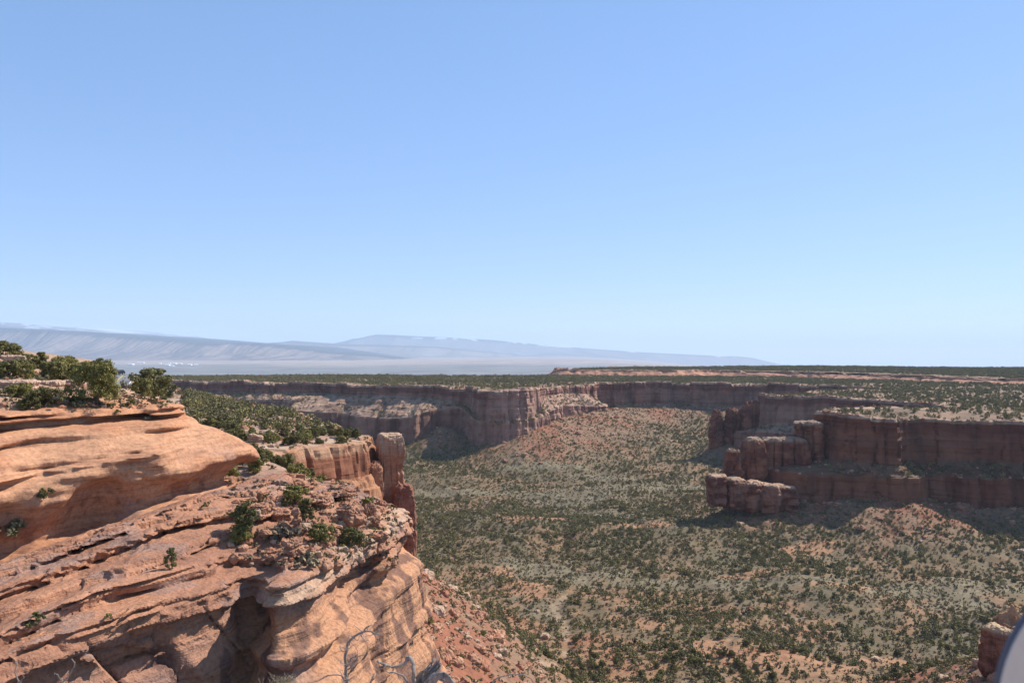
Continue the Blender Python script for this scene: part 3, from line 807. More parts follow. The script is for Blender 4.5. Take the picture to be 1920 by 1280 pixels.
x, y, z = vL.T
d2 = np.interp
cL = mixc((0.38, 0.185, 0.108), (0.29, 0.14, 0.086), sstep(-0.4, 0.4, fbm(x / 6, y / 6, z / 2, 3, 241)))
k = sstep(0.12, 0.4, fbm(x / 5, y / 5, z / 1.2, 3, 242)) * sstep(-34, -27, z)
cL = mixc(cL, (0.25, 0.165, 0.135), k * 0.6)                                          # grey weathered slabs
cL = mixc(cL, (0.43, 0.22, 0.122), sstep(-27, -31, z + 0.02 * (y - 110)) * sstep(-34, -26, x))    # buff prow
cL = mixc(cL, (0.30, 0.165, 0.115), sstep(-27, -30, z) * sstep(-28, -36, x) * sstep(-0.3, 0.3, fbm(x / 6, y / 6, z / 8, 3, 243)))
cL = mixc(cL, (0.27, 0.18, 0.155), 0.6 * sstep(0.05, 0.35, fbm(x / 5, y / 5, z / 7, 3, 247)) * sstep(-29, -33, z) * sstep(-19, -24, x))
cap = np.exp(-((z + 25.6 - 0.02 * (y - 110)) / 0.9) ** 2) * sstep(-30, -26, x)
cL = mixc(cL, (0.47, 0.32, 0.215), np.clip(cap, 0, 1) * 0.7)
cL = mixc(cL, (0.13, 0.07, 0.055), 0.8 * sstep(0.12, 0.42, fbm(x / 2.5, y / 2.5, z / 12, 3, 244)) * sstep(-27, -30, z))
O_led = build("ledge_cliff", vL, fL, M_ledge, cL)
tag(O_led, "near cliff of thin tilted rock ledges with a buff prow, below the smooth dome", "cliff")

x, y, z = vD.T
zf = -19.8 + 0.30 * np.minimum(x + 45, 0); q = (z - zf) / (-6.6 - zf)
cD = mixc((0.415, 0.198, 0.106), (0.445, 0.232, 0.131), sstep(-0.4, 0.4, fbm(x / 9, y / 9, z / 4, 3, 245)))
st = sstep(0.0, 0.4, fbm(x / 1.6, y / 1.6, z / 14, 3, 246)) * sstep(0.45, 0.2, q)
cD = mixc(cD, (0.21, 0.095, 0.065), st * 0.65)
cD = mixc(cD, (0.31, 0.175, 0.13), sstep(0.2, 0.45, fbm(x / 3, y / 3, z / 5, 4, 248)) * sstep(0.6, 0.3, q) * 0.6)
cD = mixc(cD, (0.25, 0.105, 0.065), sstep(0.2, 0.5, fbm(x / 10, y / 10, z / 0.7, 4, 249)) * 0.4)
soil = sstep(.985, 1.03, q) * sstep(-44, -52, x + 0.15 * (108 - y))
cD = mixc(cD, (0.36, 0.225, 0.14), soil * 0.8)
O_dom = build("sandstone_dome", vD, fD, M_near, cD, True)
tag(O_dom, "smooth orange sandstone dome with overhung ledges and alcoves at left", "rock formation")

# --- mesa top ground behind the dome, rising to the left
ux = np.linspace(-215, -44, 260); uy = np.linspace(84, 420, 300)
MX, MY = np.meshgrid(ux, uy)
LOOP = [(-300, 20), (-110, 74), (-86, 84), (-72, 91), (-61, 98), (-53, 106), (-49, 116), (-50, 127), (-58, 134), (-67, 152), (-84, 196), (-106, 252), (-150, 330), (-200, 450), (-500, 600)]
dm = sdist(MX, MY, LOOP)
def mesa_z(x, y, d):
    z = -6.2 + 0.10 * np.clip(-d - 3, 0, 30) + 0.6 * fbm(x / 13, y / 13, 0.0, 3, 251)
    z = z + 4.6 * sstep(72, 96, -x - 0.44 * (y - 150)) * sstep(95, 140, y) - 0.015 * np.clip(y - 110, 0, 300)
    z = z + 0.8 * beds(z, 0.9, 21, 8) * sstep(-3, -30, d) * 0.4
    rd = np.abs(x - (-91.7 - (y - 190) * 0.439))
    return lerp(z, -7.55 - 0.012 * np.clip(y - 272, 0, 200) - 0.0006 * np.clip(y - 272, 0, 200) ** 2, sstep(12, 5, rd) * sstep(150, 172, y)) - 7 * sstep(-6, 1, d)
MZ = mesa_z(MX, MY, dm) - 0.35 * sstep(150, 120, MY)
c = mixc((0.36, 0.215, 0.135), (0.30, 0.20, 0.135), sstep(-0.4, 0.4, fbm(MX / 6, MY / 6, 0.0, 4, 252)))
fm = (dm < 0)[:-1, :-1]
v, f, c = compact(np.stack([MX, MY, MZ], -1).reshape(-1, 3), gridfaces(*MX.shape, fm), c.reshape(-1, 3))
vT, fT = v, f
O_top = tag(build("mesa_ground", v, f, M_soil, c, True), kind="structure")

# --- middle bench beyond the dome: rim wall, ground, spire
BRIM = [(-20, 138, -26, -45, 2, -47, -112), (-30, 152, -27, -45, 3, -47, -112), (-44, 185, -29, -44, 4, -47, -112), (-60, 214, -30, -42, 5, -46, -112), (-67, 238, -30.5, -41, 6, -45, -112), (-66, 254, -31, -41, 6, -45, -112),
        (-62, 268, -31, -42, 5, -46, -112), (-57, 284, -31, -43, 4, -47, -112), (-51.5, 297, -31, -44, 3, -48, -112), (-49.5, 303, -31, -46, 2, -48, -112), (-53, 311, -31, -50, 2, -52, -112),
        (-74, 345, -30.5, -50, 2, -52, -112), (-104, 404, -30, -50, 2, -52, -112), (-160, 490, -29, -50, 2, -52, -115), (-246, 620, -29, -50, 2, -52, -118), (-340, 790, -28, -50, 2, -52, -120)]
Wb = wall(BRIM, 0.75, 0.5, plan=((22, 3.2), (8, 1.8), (3, 0.6)), rough=0.75, inner=6, seed=8, crack=0.9, bedk=0.8, blk=0.6, cs=5.0)
cB = wall_colour(Wb, (0.30, 0.125, 0.062), (0.36, 0.21, 0.125), (0.37, 0.18, 0.095), (0.33, 0.145, 0.072), (0.16, 0.06, 0.036), 0.75)
O_bw = tag(wall_mesh("cove_cliff", Wb, cB, M_near), "orange cliff round a small cove beside the free-standing rock spire", "cliff")
BLOOP = [tuple(p) for p in Wb['C'][::4]] + [(-700, 1200), (-700, 100), (-30, 100)]
def bench_z(x, y):
    z = -22.5 - 8 * sstep(135, 300, y) + 2.5 * sstep(350, 700, y) + 1.5 * fbm(x / 32, y / 32, 0.0, 3, 261)
    z = z + 0.10 * np.clip(-x - 0.27 * y - 4, 0, 30) * sstep(330, 200, y)
    return z + 1.1 * beds(z + 0.3 * fbm(x / 5, y / 5, 0.0, 2, 262), 1.3, 31, 7) * (0.5 + fbm(x / 16, y / 16, 0.0, 2, 263))
ang = np.linspace(-0.52, -0.10, 640); yr = np.geomspace(128, 800, 560)
A, BY = np.meshgrid(ang, yr); BX = A * BY
BZ = bench_z(BX, BY)
inB = poly_mask(BX, BY, BLOOP)
dBm, iBm = polyline_dist(BX, BY, Wb['C'][::3])
k = sstep(14, 2, dBm); BZ = BZ * (1 - k) + (Wb['zt'][::3][iBm] - 0.15) * k
BZ = BZ - 5.0 * sstep(160, 140, BY)
keep = inB & (dBm > 1.6)
fm = keep[:-1, :-1] & keep[1:, 1:]
rk = sstep(0.05, 0.45, fbm(BX / 9, BY / 9, 0.0, 4, 264))
c = mixc((0.29, 0.175, 0.115), (0.36, 0.22, 0.15), sstep(-0.4, 0.4, fbm(BX / 20, BY / 20, 0.0, 3, 265)))
c = mixc(c, (0.42, 0.30, 0.21), rk * 0.8)
v, f, c = compact(np.stack([BX, BY, BZ], -1).reshape(-1, 3), gridfaces(*BX.shape, fm), c.reshape(-1, 3))
vB, fB = v, f
O_ben = tag(build("bench_ground", v, f, M_soil, c), kind="structure")
print("bench", time.time() - T0)

# ------------------------------------------------------------------ free-standing rocks
def blob(size, seed=0, n=24, boxy=4.0, rough=0.12, strata=0.08, taper=0.0, thick=None, blockk=0.0, facet=0.17):
    """boulder or pillar: cube-sphere pressed towards a box, with bedded and lumpy relief. size = half extents"""
    g = np.linspace(-1, 1, n + 1); U, V = np.meshgrid(g, g, indexing='ij'); O = np.ones_like(U)
    pts, fcs, base = [], [], 0
    for ax, sg in [(0, 1), (0, -1), (1, 1), (1, -1), (2, 1), (2, -1)]:
        p = [None] * 3
        p[ax] = O * sg; p[(ax + 1) % 3] = U if sg > 0 else V; p[(ax + 2) % 3] = V if sg > 0 else U
        pts.append(np.stack(p, -1).reshape(-1, 3)); fcs.append(gridfaces(n + 1, n + 1)[:, ::1] + base); base += (n + 1) ** 2
    P = np.vstack(pts); Fc = np.vstack(fcs)[:, ::-1]
    P = np.tan(P * 0.70) / math.tan(0.70)
    r = (np.abs(P) ** boxy).sum(1) ** (1 / boxy)
    P = P / r[:, None]
    key = np.round(P * 5000).astype(np.int64)
    _, first, inv = np.unique(key, axis=0, return_index=True, return_inverse=True)
    P = P[first]; Fc = inv.ravel()[Fc][:, ::-1]
    size = np.asarray(size, np.float64); m = size.min()
    Q = P * size
    th = thick or m * 0.5
    nrm = P / np.linalg.norm(P, axis=1)[:, None]
    s = seed * 13.7
    d = rough * m * (fbm(Q[:, 0] / m + s, Q[:, 1] / m, Q[:, 2] / m, 3, seed) + 0.4 * fbm(Q[:, 0] / m * 4 + s, Q[:, 1] / m * 4, Q[:, 2] / m * 4, 2, seed + 1))
    d2 = strata * m * beds(Q[:, 2] + 0.1 * m * fbm(Q[:, 0] / m, Q[:, 1] / m, 0.0, 2, seed + 2), th, seed, 6)
    if blockk:
        gg, _ = cells(Q[:, 0] / (m * 1.1) + s, Q[:, 1] / (m * 1.1), seed + 3)
        d2 = d2 - blockk * m * (1 - sstep(0, 0.12, gg))
    up_ = 1 - nrm[:, 2] ** 2
    for q_, (ca, sa) in enumerate(((0.94, 0.34), (-0.42, 0.91))):
        d2 = d2 + facet * m * up_ * beds(Q[:, 0] * ca + Q[:, 1] * sa + 0.06 * Q[:, 2], m * 0.55, seed + 7 + q_, 9)
    Q = Q + nrm * d[:, None]
    Q[:, :2] += nrm[:, :2] * d2[:, None]
    tz = np.clip(Q[:, 2] / size[2] * 0.5 + 0.5, 0, 1)
    Q[:, :2] *= (1 - taper * tz)[:, None]
    return Q, Fc

def rock(name, loc, size, label, cat, seed, mat, c0, c1, rz=0.0, tilt=(0, 0), group=None, top=None, **kw):
    v, f = blob(size, seed, **kw)
    m = max(min(size), 0.3)
    c = mixc(c0, c1, sstep(-0.4, 0.4, fbm(v[:, 0] / m + seed, v[:, 1] / m, v[:, 2] / m * 2, 3, seed + 5)))
    if top is not None:
        c = mixc(c, top, sstep(0.78, 0.95, v[:, 2] / size[2]))
    o = build(name, v, f, mat, c)
    o.location = loc; o.rotation_euler = (tilt[0], tilt[1], rz)
    return tag(o, label, cat, group)

ORG, ORG2, CRM = (0.37, 0.18, 0.10), (0.26, 0.11, 0.065), (0.40, 0.255, 0.165)
RED, RED2 = (0.22, 0.095, 0.055), (0.14, 0.05, 0.03)
rock("rock_spire", (-45.0, 306, -72), (4.3, 4.6, 41.8), "tall square rock spire split from the cliff edge, thin pale cap on top", "rock spire", 11, M_near, ORG, (0.30, 0.135, 0.08), 0.35, n=84, boxy=11, rough=0.13, strata=0.18, taper=-0.03, thick=2.8, blockk=0.16, facet=0.2, top=CRM)
rock("rock_pillar", (-38.8, 300, -92), (4.2, 5.0, 44), "dark red rock pillar behind the prow at the foot of the pale-capped spire", "rock spire", 12, M_near, (0.30, 0.135, 0.085), (0.20, 0.085, 0.055), 0.1, n=60, boxy=6, rough=0.25, strata=0.14, taper=0.1, thick=3.0, blockk=0.1)
rock("rock_slab", (-49.5, 299, -66), (3.0, 4.2, 26), "leaning rock slab filling the crack between the spire and the cliff", "rock slab", 13, M_near, ORG, (0.30, 0.135, 0.08), 0.2, n=48, boxy=6, rough=0.3, strata=0.14, taper=0.25, thick=3.0)
def at(u, v, Y): return ((u - UC) / F * Y, Y, -(v - VH) / F * Y)
# knobs of the right-hand butte
x_, y_, z_ = at(1416, 855, 815)
rock("rock_hump", (x_, 822, -107), (12.5, 11, 23), "rounded dome-topped knob at the stepped left end of the big butte", "rock knob", 21, M_far, RED, RED2, 0.2, n=48, boxy=3.6, rough=0.12, strata=0.12, taper=0.08, thick=4.0, top=(0.33, 0.22, 0.15))
x_, y_, z_ = at(1375, 862, 810)
rock("rock_hump", (x_, 812, -112), (8.5, 8, 17), "rough broken knob, lowest and leftmost step of the butte's ridge", "rock knob", 22, M_far, RED, RED2, 0.5, n=40, boxy=3, rough=0.35, strata=0.22, taper=0.22, thick=4.5, top=(0.36, 0.22, 0.14))
x_, y_, z_ = at(1478, 850, 820)
rock("rock_shoulder", (x_, 832, -113), (23, 12, 27.5), "low flat shoulder of rock between the dome-topped knob and the butte", "rock shoulder", 23, M_far, RED, RED2, -0.12, n=64, boxy=9, rough=0.14, strata=0.16, taper=0.04, thick=4.0, blockk=0.22, top=(0.33, 0.22, 0.15))
x_, y_, z_ = at(1536, 800, 826)
rock("rock_shoulder", (299, 836, -94), (15.5, 13, 24), "taller shoulder of rock joined to the left end of the butte", "rock shoulder", 24, M_far, RED, RED2, -0.2, n=64, boxy=8, rough=0.14, strata=0.16, taper=0.12, thick=4.5, blockk=0.2, top=(0.33, 0.22, 0.15))
for k, (u, v, hw, hh, lab) in enumerate([(1344, 898, 10, 15, "leftmost"), (1374, 903, 11, 14.5, "second from left"), (1408, 908, 12, 14, "third from left"), (1440, 912, 11, 14, "fourth from left"), (1466, 913, 10, 13, "fifth and rightmost")]):
    x_, y_, z_ = at(u, v + 14, 792)
    rock("rock_buttress", (x_, 794 - 2 * k, z_ - 3), (hw * 0.92, 12, hh), lab + " rounded buttress in the row along the butte's lower tier", "rock buttress", 31 + k, M_far, (0.26, 0.13, 0.085), RED2, 0.3 * k, n=40, boxy=6, rough=0.14, strata=0.12, taper=0.07, thick=3.5, top=(0.40, 0.25, 0.16), group="buttresses of the lower tier")
# spires at the tip of the middle fin
x_, y_, z_ = at(1345, 800, 1185)
rock("rock_spire", (x_, 1188, -116), (10.5, 10, 34), "slender dark rock spire off the left tip of the shadowed fin", "rock spire", 41, M_far, RED, RED2, 0.2, n=40, boxy=3.4, rough=0.2, strata=0.1, taper=0.34)
x_, y_, z_ = at(1376, 800, 1180)
rock("rock_spire", (x_, 1186, -114), (11, 10, 32), "squat dark rock spire between the slender one and the fin", "rock spire", 42, M_far, RED, RED2, 0.5, n=40, boxy=4, rough=0.25, strata=0.1, taper=0.16)
x_, y_, z_ = at(1406, 800, 1180)
rock("rock_shoulder", (x_ + 4, 1186, -104), (20, 13, 33), "sloping end shoulder of the shadowed fin", "rock shoulder", 43, M_far, RED, RED2, 0.15, n=40, boxy=4.5, rough=0.2, strata=0.08, taper=0.3, blockk=0.2)
# outcrop at the lower right edge
x_, y_, z_ = at(1888, 1190, 335)
rock("rock_outcrop", (197, 336, -121.5), (4.6, 6, 10.5), "dark red block of rock rising from the slope at the right edge", "rock outcrop", 51, M_near, (0.24, 0.10, 0.06), RED2, 0.3, n=48, boxy=5, rough=0.2, strata=0.12, taper=0.1, blockk=0.12, top=(0.45, 0.30, 0.18))
rock("rock_outcrop", (210, 346, -119), (9, 10, 9), "broken lit rock slope just right of the dark red block", "rock outcrop", 52, M_near, (0.36, 0.19, 0.10), ORG2, -0.4, n=48, boxy=3, rough=0.4, strata=0.3, taper=0.3, thick=2.0)

# ------------------------------------------------------------------ where things stand on the near ground
def tris(v, f, o=0): return [tuple(p) for p in v.tolist()], [tuple(q) for q in f.tolist()]
near_v = np.vstack([vL, vD, vT, vB]); ofs = np.cumsum([0, len(vL), len(vD), len(vT)])
near_f = np.vstack([fL + ofs[0], fD + ofs[1], fT + ofs[2], fB + ofs[3]])
# keep only what faces roughly up, so that rays looking for standing ground stay few
e1 = near_v[near_f[:, 1]] - near_v[near_f[:, 0]]; e2 = near_v[near_f[:, 3]] - near_v[near_f[:, 0]]
BVH = BVHTree.FromPolygons(*tris(near_v, near_f))
def hit(u, v):
    d = Vector(((u - UC) / F, 1.0, -(v - VH) / F)).normalized()
    p, n, i, dist = BVH.ray_cast(Vector((0, 0, 0)), d, 900)
    return p
def drop(x, y, z0=5.0):
    p, n, i, dist = BVH.ray_cast(Vector((x, y, z0)), Vector((0, 0, -1)), 200)
    return (p, n) if p is not None else (None, None)
print("near", time.time() - T0)

# ------------------------------------------------------------------ vegetation
def crown_mesh(r, h, ncl, nleaf, leaf, seed, base=0.12, cone=0.0, squash=1.0, open_=0.0):
    """foliage as many small leaf sprays gathered in clumps through an uneven crown; returns verts, faces, clump centres"""
    g = np.random.RandomState(seed)
    az = g.rand(ncl) * 2 * np.pi; t = g.rand(ncl)
    hz = base + (1 - base) * (0.08 + 0.86 * t)
    prof = np.sqrt(np.clip(1 - ((hz - 0.38) / 0.66) ** 2, 0.05, 1)) * (1 - cone * hz)
    rr = r * prof * (0.35 + 0.6 * np.sqrt(g.rand(ncl))) * (0.72 + 0.5 * g.rand(ncl)) * (1 + 0.28 * np.sin(2 * az + seed) + 0.18 * np.sin(3 * az + seed * 2))
    c = np.stack([rr * np.cos(az), rr * np.sin(az) * squash, hz * h], 1)
    cr = r * (0.20 + 0.24 * g.rand(ncl)) * (1 - 0.35 * hz)
    k = np.repeat(np.arange(ncl), nleaf)
    d = g.normal(size=(len(k), 3)); d /= np.linalg.norm(d, axis=1)[:, None]
    q = c[k] + d * (cr[k] * (0.35 + 0.65 * g.rand(len(k)) ** 0.6))[:, None] * np.array([1, 1, 0.8])
    q[:, 2] = np.maximum(q[:, 2], 0.04 * h)
    nrm = d + np.array([0, 0, 0.25]) + 0.45 * g.normal(size=d.shape); nrm /= np.linalg.norm(nrm, axis=1)[:, None]
    a = np.cross(nrm, g.normal(size=d.shape)); a /= np.linalg.norm(a, axis=1)[:, None]
    b = np.cross(nrm, a)
    s = (leaf * (0.6 + 0.8 * g.rand(len(k))))[:, None]
    v = np.stack([q - a * s, q - b * s * 0.6, q + a * s * 1.1, q + b * s * 0.6], 1).reshape(-1, 3)
    f = np.arange(len(v)).reshape(-1, 4)
    return v, f, c

def tube(pts, radii, n=6, wob=0.0, g=None):
    pts = np.asarray(pts, float); m = len(pts)
    t = np.gradient(pts, axis=0); t /= np.linalg.norm(t, axis=1)[:, None] + 1e-9
    up = np.array([0.3, 0.9, 0.25]); a = np.cross(t, up); a /= np.linalg.norm(a, axis=1)[:, None] + 1e-9
    b = np.cross(t, a)
    th = np.linspace(0, 2 * np.pi, n, endpoint=False)
    r = np.asarray(radii, float)[:, None] * np.ones(n)
    if wob and g is not None: r = r * (1 + wob * g.normal(size=(1, n)) + wob * 0.6 * g.normal(size=(m, n)))
    v = pts[:, None] + a[:, None] * (r * np.cos(th))[..., None] + b[:, None] * (r * np.sin(th))[..., None]
    i = np.arange(m * n).reshape(m, n); j = np.roll(i, -1, 1)
    f = np.stack([i[:-1], j[:-1], j[1:], i[1:]], -1).reshape(-1, 4).tolist()
    f += [list(range(n))[::-1], list(range((m - 1) * n, m * n))]
    return v.reshape(-1, 3), f

def join(parts):
    V, Fs, o = [], [], 0
    for v, f in parts:
        V.append(np.asarray(v)); Fs += [[i + o for i in q] for q in (f.tolist() if isinstance(f, np.ndarray) else f)]; o += len(v)
    return np.vstack(V), Fs

def trunk_mesh(r, h, centres, seed):
    g = np.random.RandomState(seed)
    ps = []
    for k in range(4):
        c = centres[g.randint(len(centres))] * np.array([0.75, 0.75, 0.85])
        mid = c * np.array([0.3, 0.3, 0.45]) + g.normal(size=3) * 0.06 * r
        base = np.array([0.03 * r * g.normal(), 0.03 * r * g.normal(), -0.12 * h])
        ps.append(tube([base, mid * 0.5 + base * 0.5, mid, c], np.array([0.075, 0.06, 0.045, 0.012]) * r * (1.3 if k == 0 else 0.9), 6))
    return join(ps)

def tree_proto(name, r, h, ncl, nleaf, leaf, seed, **kw):
    v, f, c = crown_mesh(r, h, ncl, nleaf, leaf, seed, **kw)
    tv, tf = trunk_mesh(r, h, c, seed)
    cm = build("crown", v, f, M_leaf, link=False); tm = build("trunk", tv, tf, M_bark, link=False)
    return cm.data, tm.data

JUN = [tree_proto("juniper", 2.0, 3.6, 58, 120, 0.115, 1, base=0.04), tree_proto("juniper", 2.1, 3.3, 60, 115, 0.115, 2, base=0.04), tree_proto("juniper", 1.6, 3.9, 52, 110, 0.11, 3, cone=0.35, base=0.05),
       tree_proto("juniper", 2.3, 3.0, 56, 115, 0.12, 4, squash=0.75, base=0.04), tree_proto("juniper", 1.5, 4.2, 46, 105, 0.11, 5, cone=0.5, base=0.1)]
JH = [3.6, 3.3, 3.9, 3.0, 4.2]
BIG = tree_proto("juniper", 3.1, 5.6, 100, 170, 0.115, 9, base=0.10, squash=0.85)
SHR = []
for k, (r, h, m) in enumerate([(0.9, 1.2, M_leaf), (1.0, 0.8, M_sage), (0.7, 0.7, M_dry)]):
    v, f, c = crown_mesh(r, h, 14, 46, 0.11, 40 + k, base=0.02)
    tv, tf = trunk_mesh(r, h, c, 40 + k)
    SHR.append(build("shrub", v, f, m, link=False).data)

def place_tree(proto, p, sc, rz, label, cat="juniper", group=None, name="juniper", wide=1.0):
    t = empty(name, p, rz); t.scale = (sc * wide, sc * wide, sc)
    tag(t, label, cat, group)
    for nm, me in (("crown", proto[0]), ("trunk", proto[1])):
        o = bpy.data.objects.new(nm, me); COL.objects.link(o); o.parent = t
    return t

def place_shrub(k, p, sc, rz, label, group=None):
    o = bpy.data.objects.new("shrub", SHR[k]); COL.objects.link(o)
    o.location = p; o.rotation_euler = (0, 0, rz); o.scale = (sc, sc, sc)
    return tag(o, label, "shrub", group)

rng = np.random.RandomState(77)
# named trees on the mesa top: column, row of the foot, height in photo rows, prototype, width factor, label
TREES = [
 (183, 757, 84, 'B', 0.80, "biggest juniper, standing on the dome's rim left of the road with its shadow beside it"),
 (268, 742, 34, 3, 0.8, "small juniper between the road and the dense round one"),
 (286, 743, 54, 0, 1.15, "dense round juniper just right of the grey road"),
 (308, 746, 30, 3, 1.1, "low juniper right of the round one, at the dome's rim"),
 (82, 764, 40, 1, 1.0, "olive round juniper on the rim under the long grove, lit from the right"),
 (45, 768, 24, 2, 1.1, "small yellowish juniper at the rim edge, left of the olive round one"),
 (27, 743, 24, 0, 1.0, "left one of two small touching junipers below the lower rock step"),
 (48, 742, 26, 1, 1.0, "right one of two small touching junipers below the lower rock step"),
 (15, 706, 32, 3, 1.1, "broad juniper in front of the pale rock step at far left"),
 (56, 720, 40, 4, 0.8, "slim dark juniper standing before the rock step's middle"),
 (8, 668, 30, 1, 1.2, "dark juniper topping the hill at the far left skyline"),
 (30, 672, 16, 3, 1.2, "low juniper beside the dark one on the hill's skyline"),
 (52, 690, 28, 0, 1.1, "olive juniper at the left beginning of the long grove"),
 (76, 692, 34, 2, 1.2, "tall juniper near the left end of the long grove"),
 (95, 712, 36, 0, 1.2, "wide olive juniper at the front of the grove's left half"),
 (112, 712, 40, 1, 1.1, "dark juniper in the middle of the grove above the rock block"),
 (132, 714, 34, 4, 1.2, "yellowish upright juniper right of the grove's middle"),
 (150, 724, 44, 1, 1.15, "large juniper at the front of the grove left of the biggest one"),
 (166, 712, 36, 0, 1.1, "juniper in the grove behind and left of the biggest one"),
 (186, 706, 36, 2, 1.2, "tallest juniper on the grove's skyline, behind the biggest one"),
 (194, 704, 26, 0, 1.0, "juniper at the right end of the grove, behind the biggest one"),
 (120, 692, 26, 3, 1.3, "far low juniper peeping over the grove's middle"),
 (38, 690, 18, 3, 1.2, "far low juniper right of the pale rock step"),
 (461, 1003, 66, 2, 0.9, "dark upright juniper against the ledges left of the boulder pile"),
 (452, 1015, 30, 3, 0.9, "low bright juniper at the foot of the dark upright one"),
 (552, 945, 38, 0, 1.0, "juniper growing among boulders right of the dome's end"),
 (573, 978, 46, 4, 0.9, "narrow juniper wedged behind the stacked boulder"),
 (600, 1016, 38, 0, 1.0, "rounded juniper on the bench above the prow's pale cap"),
 (660, 1020, 34, 1, 1.0, "grey-green juniper near the prow's rim"),
 (324, 1064, 42, 4, 0.75, "small upright juniper in a crack of the tilted ledges"),
]
for k, (u, v, hp, pr, wd, lab) in enumerate(TREES):
    p = hit(u, v)
    if p is None: print("no ground for", lab); continue
    h = hp / F * p.y
    proto, ph = (BIG, 5.6) if pr == 'B' else (JUN[pr], JH[pr])
    place_tree(proto, (p.x, p.y, p.z - 0.1), h / ph, rng.rand() * 6.3 if pr != 'B' else 0.6, lab, wide=wd)
SHRUBS = [(243, 762, 17, 0, "green shrub just right of the biggest juniper's foot"), (136, 760, 20, 0, "green shrub in the biggest juniper's shadow"), (145, 762, 12, 1, "grey shrub touching the green one under the biggest juniper"),
 (85, 938, 26, 0, "bright green shrub on the dome's left shelf"), (18, 997, 30, 1, "grey-green shrub on the shelf at the left edge"), (220, 775, 9, 0, "tiny shrub on the rim ledges under the biggest juniper"),
 (276, 786, 9, 2, "small dry shrub on the bare rim near the dome's corner"), (310, 755, 14, 0, "small shrub at the rim's right tip"), (46, 702, 12, 1, "grey shrub beside the slim dark juniper"), (82, 714, 13, 1, "grey shrub before the wide olive juniper"),
 (5, 740, 18, 1, "grey shrub at the left edge near the touching junipers"), (126, 731, 8, 0, "low shrub right of the pink rock block"), (140, 733, 8, 2, "small dry shrub on sand right of the pink rock block"), (236, 728, 12, 2, "dry shrub at the near end of the road"),
 (70, 1166, 22, 0, "green shrub in a crevice low on the left ledges"), (207, 1158, 13, 0, "small shrub on the ledges above the hollow"), (530, 1008, 30, 2, "dry brown shrub on the bench left of the prow"), (575, 1060, 28, 2, "dry shrub behind the prow's pale cap"),
 (620, 1000, 16, 0, "green shrub between two boulders by the prow rim"), (687, 955, 26, 0, "green shrub hugging the rim below the cove"), (560, 925, 18, 0, "green shrub at the boulder pile's upper edge"), (388, 950, 12, 0, "small shrub under the dome's right alcove")]
for u, v, hp, k, lab in SHRUBS:
    p = hit(u, v)
    if p is None: continue
    place_shrub(k, (p.x, p.y, p.z - 0.05), hp / F * p.y / [1.2, 0.8, 0.7][k] * 0.95, rng.rand() * 6.3, lab)

# ---- boulders: the pile right of the dome and loose blocks on the bench
for k, (u, v, w, hh, lab, bx, st) in enumerate([
 (655, 985, 42, 44, "largest boulder of the pile, overhanging with a dark hollow beneath", 3.2, 0.15), (638, 935, 34, 26, "ragged block on top of the boulder pile", 4, 0.3), (692, 968, 24, 26, "boulder leaning right of the largest one", 3.2, 0.2),
 (556, 992, 16, 46, "stack of thin rounded slabs like a pile of plates", 3.0, 0.5), (522, 975, 34, 22, "layered block left of the plate-like stack", 4, 0.4), (600, 950, 36, 24, "flat-topped layered block at the left of the boulder pile", 5, 0.3),
 (700, 985, 20, 20, "boulder at the rim right of the pile", 3, 0.2), (540, 958, 30, 14, "low slab in front of the dome's right end", 5, 0.3), (486, 960, 30, 16, "tilted slab by the dome's last alcove", 5, 0.3),
 (545, 1040, 34, 30, "rounded block at the back of the dark recess", 3.5, 0.3), (548, 855, 28, 14, "pale flat boulder on the green slope right of the dome", 4, 0.1), (520, 865, 24, 16, "pinkish boulder left of the pale flat one", 3, 0.15), (575, 862, 20, 24, "tall boulder right of the pale flat one", 3, 0.15),
 (560, 885, 16, 12, "small round boulder below the pale flat one", 3, 0.1), (478, 828, 26, 14, "dark-edged slab in the green slope's middle", 5, 0.2), (565, 770, 34, 14, "whitish rock tongue on the bench's far edge", 4, 0.2)]):
    p = hit(u, v)
    if p is None: continue
    m = p.y / F
    rock("boulder", (p.x, p.y + w * m * 0.3, p.z + hh * m * 0.38), (w * m * 0.52, w * m * 0.45, hh * m * 0.52), lab, "boulder", 300 + k, M_bould,
         (0.37, 0.19, 0.112) if v > 900 else (0.40, 0.235, 0.15), (0.28, 0.14, 0.09) if v > 900 else (0.45, 0.32, 0.23), rng.rand() * 3, (0.12 * rng.normal(), 0.12 * rng.normal()), n=30, boxy=bx, rough=0.3, strata=st, thick=max(0.25, hh * m * 0.16), blockk=0.1)
for k, (u, v, w, hh, lab) in enumerate([(128, 724, 34, 14, "pink flat-topped rock block on the sandy mesa top"), (18, 679, 44, 16, "pale layered rock step at the far left below the skyline juniper"), (20, 728, 60, 18, "pink rock step behind the two touching junipers"), (90, 722, 30, 10, "low cracked rock ledge left of the pink block")]):
    p = hit(u, v)
    if p is None: continue
    m = p.y / F
    rock("rock_step", (p.x, p.y + 1.5, p.z + hh * m * 0.3), (w * m * 0.55, 1.8, hh * m * 0.5), lab, "rock ledge", 340 + k, M_bould, (0.42, 0.25, 0.175), (0.46, 0.33, 0.24), 0.1, n=30, boxy=6, rough=0.25, strata=0.3, thick=0.25, blockk=0.15)

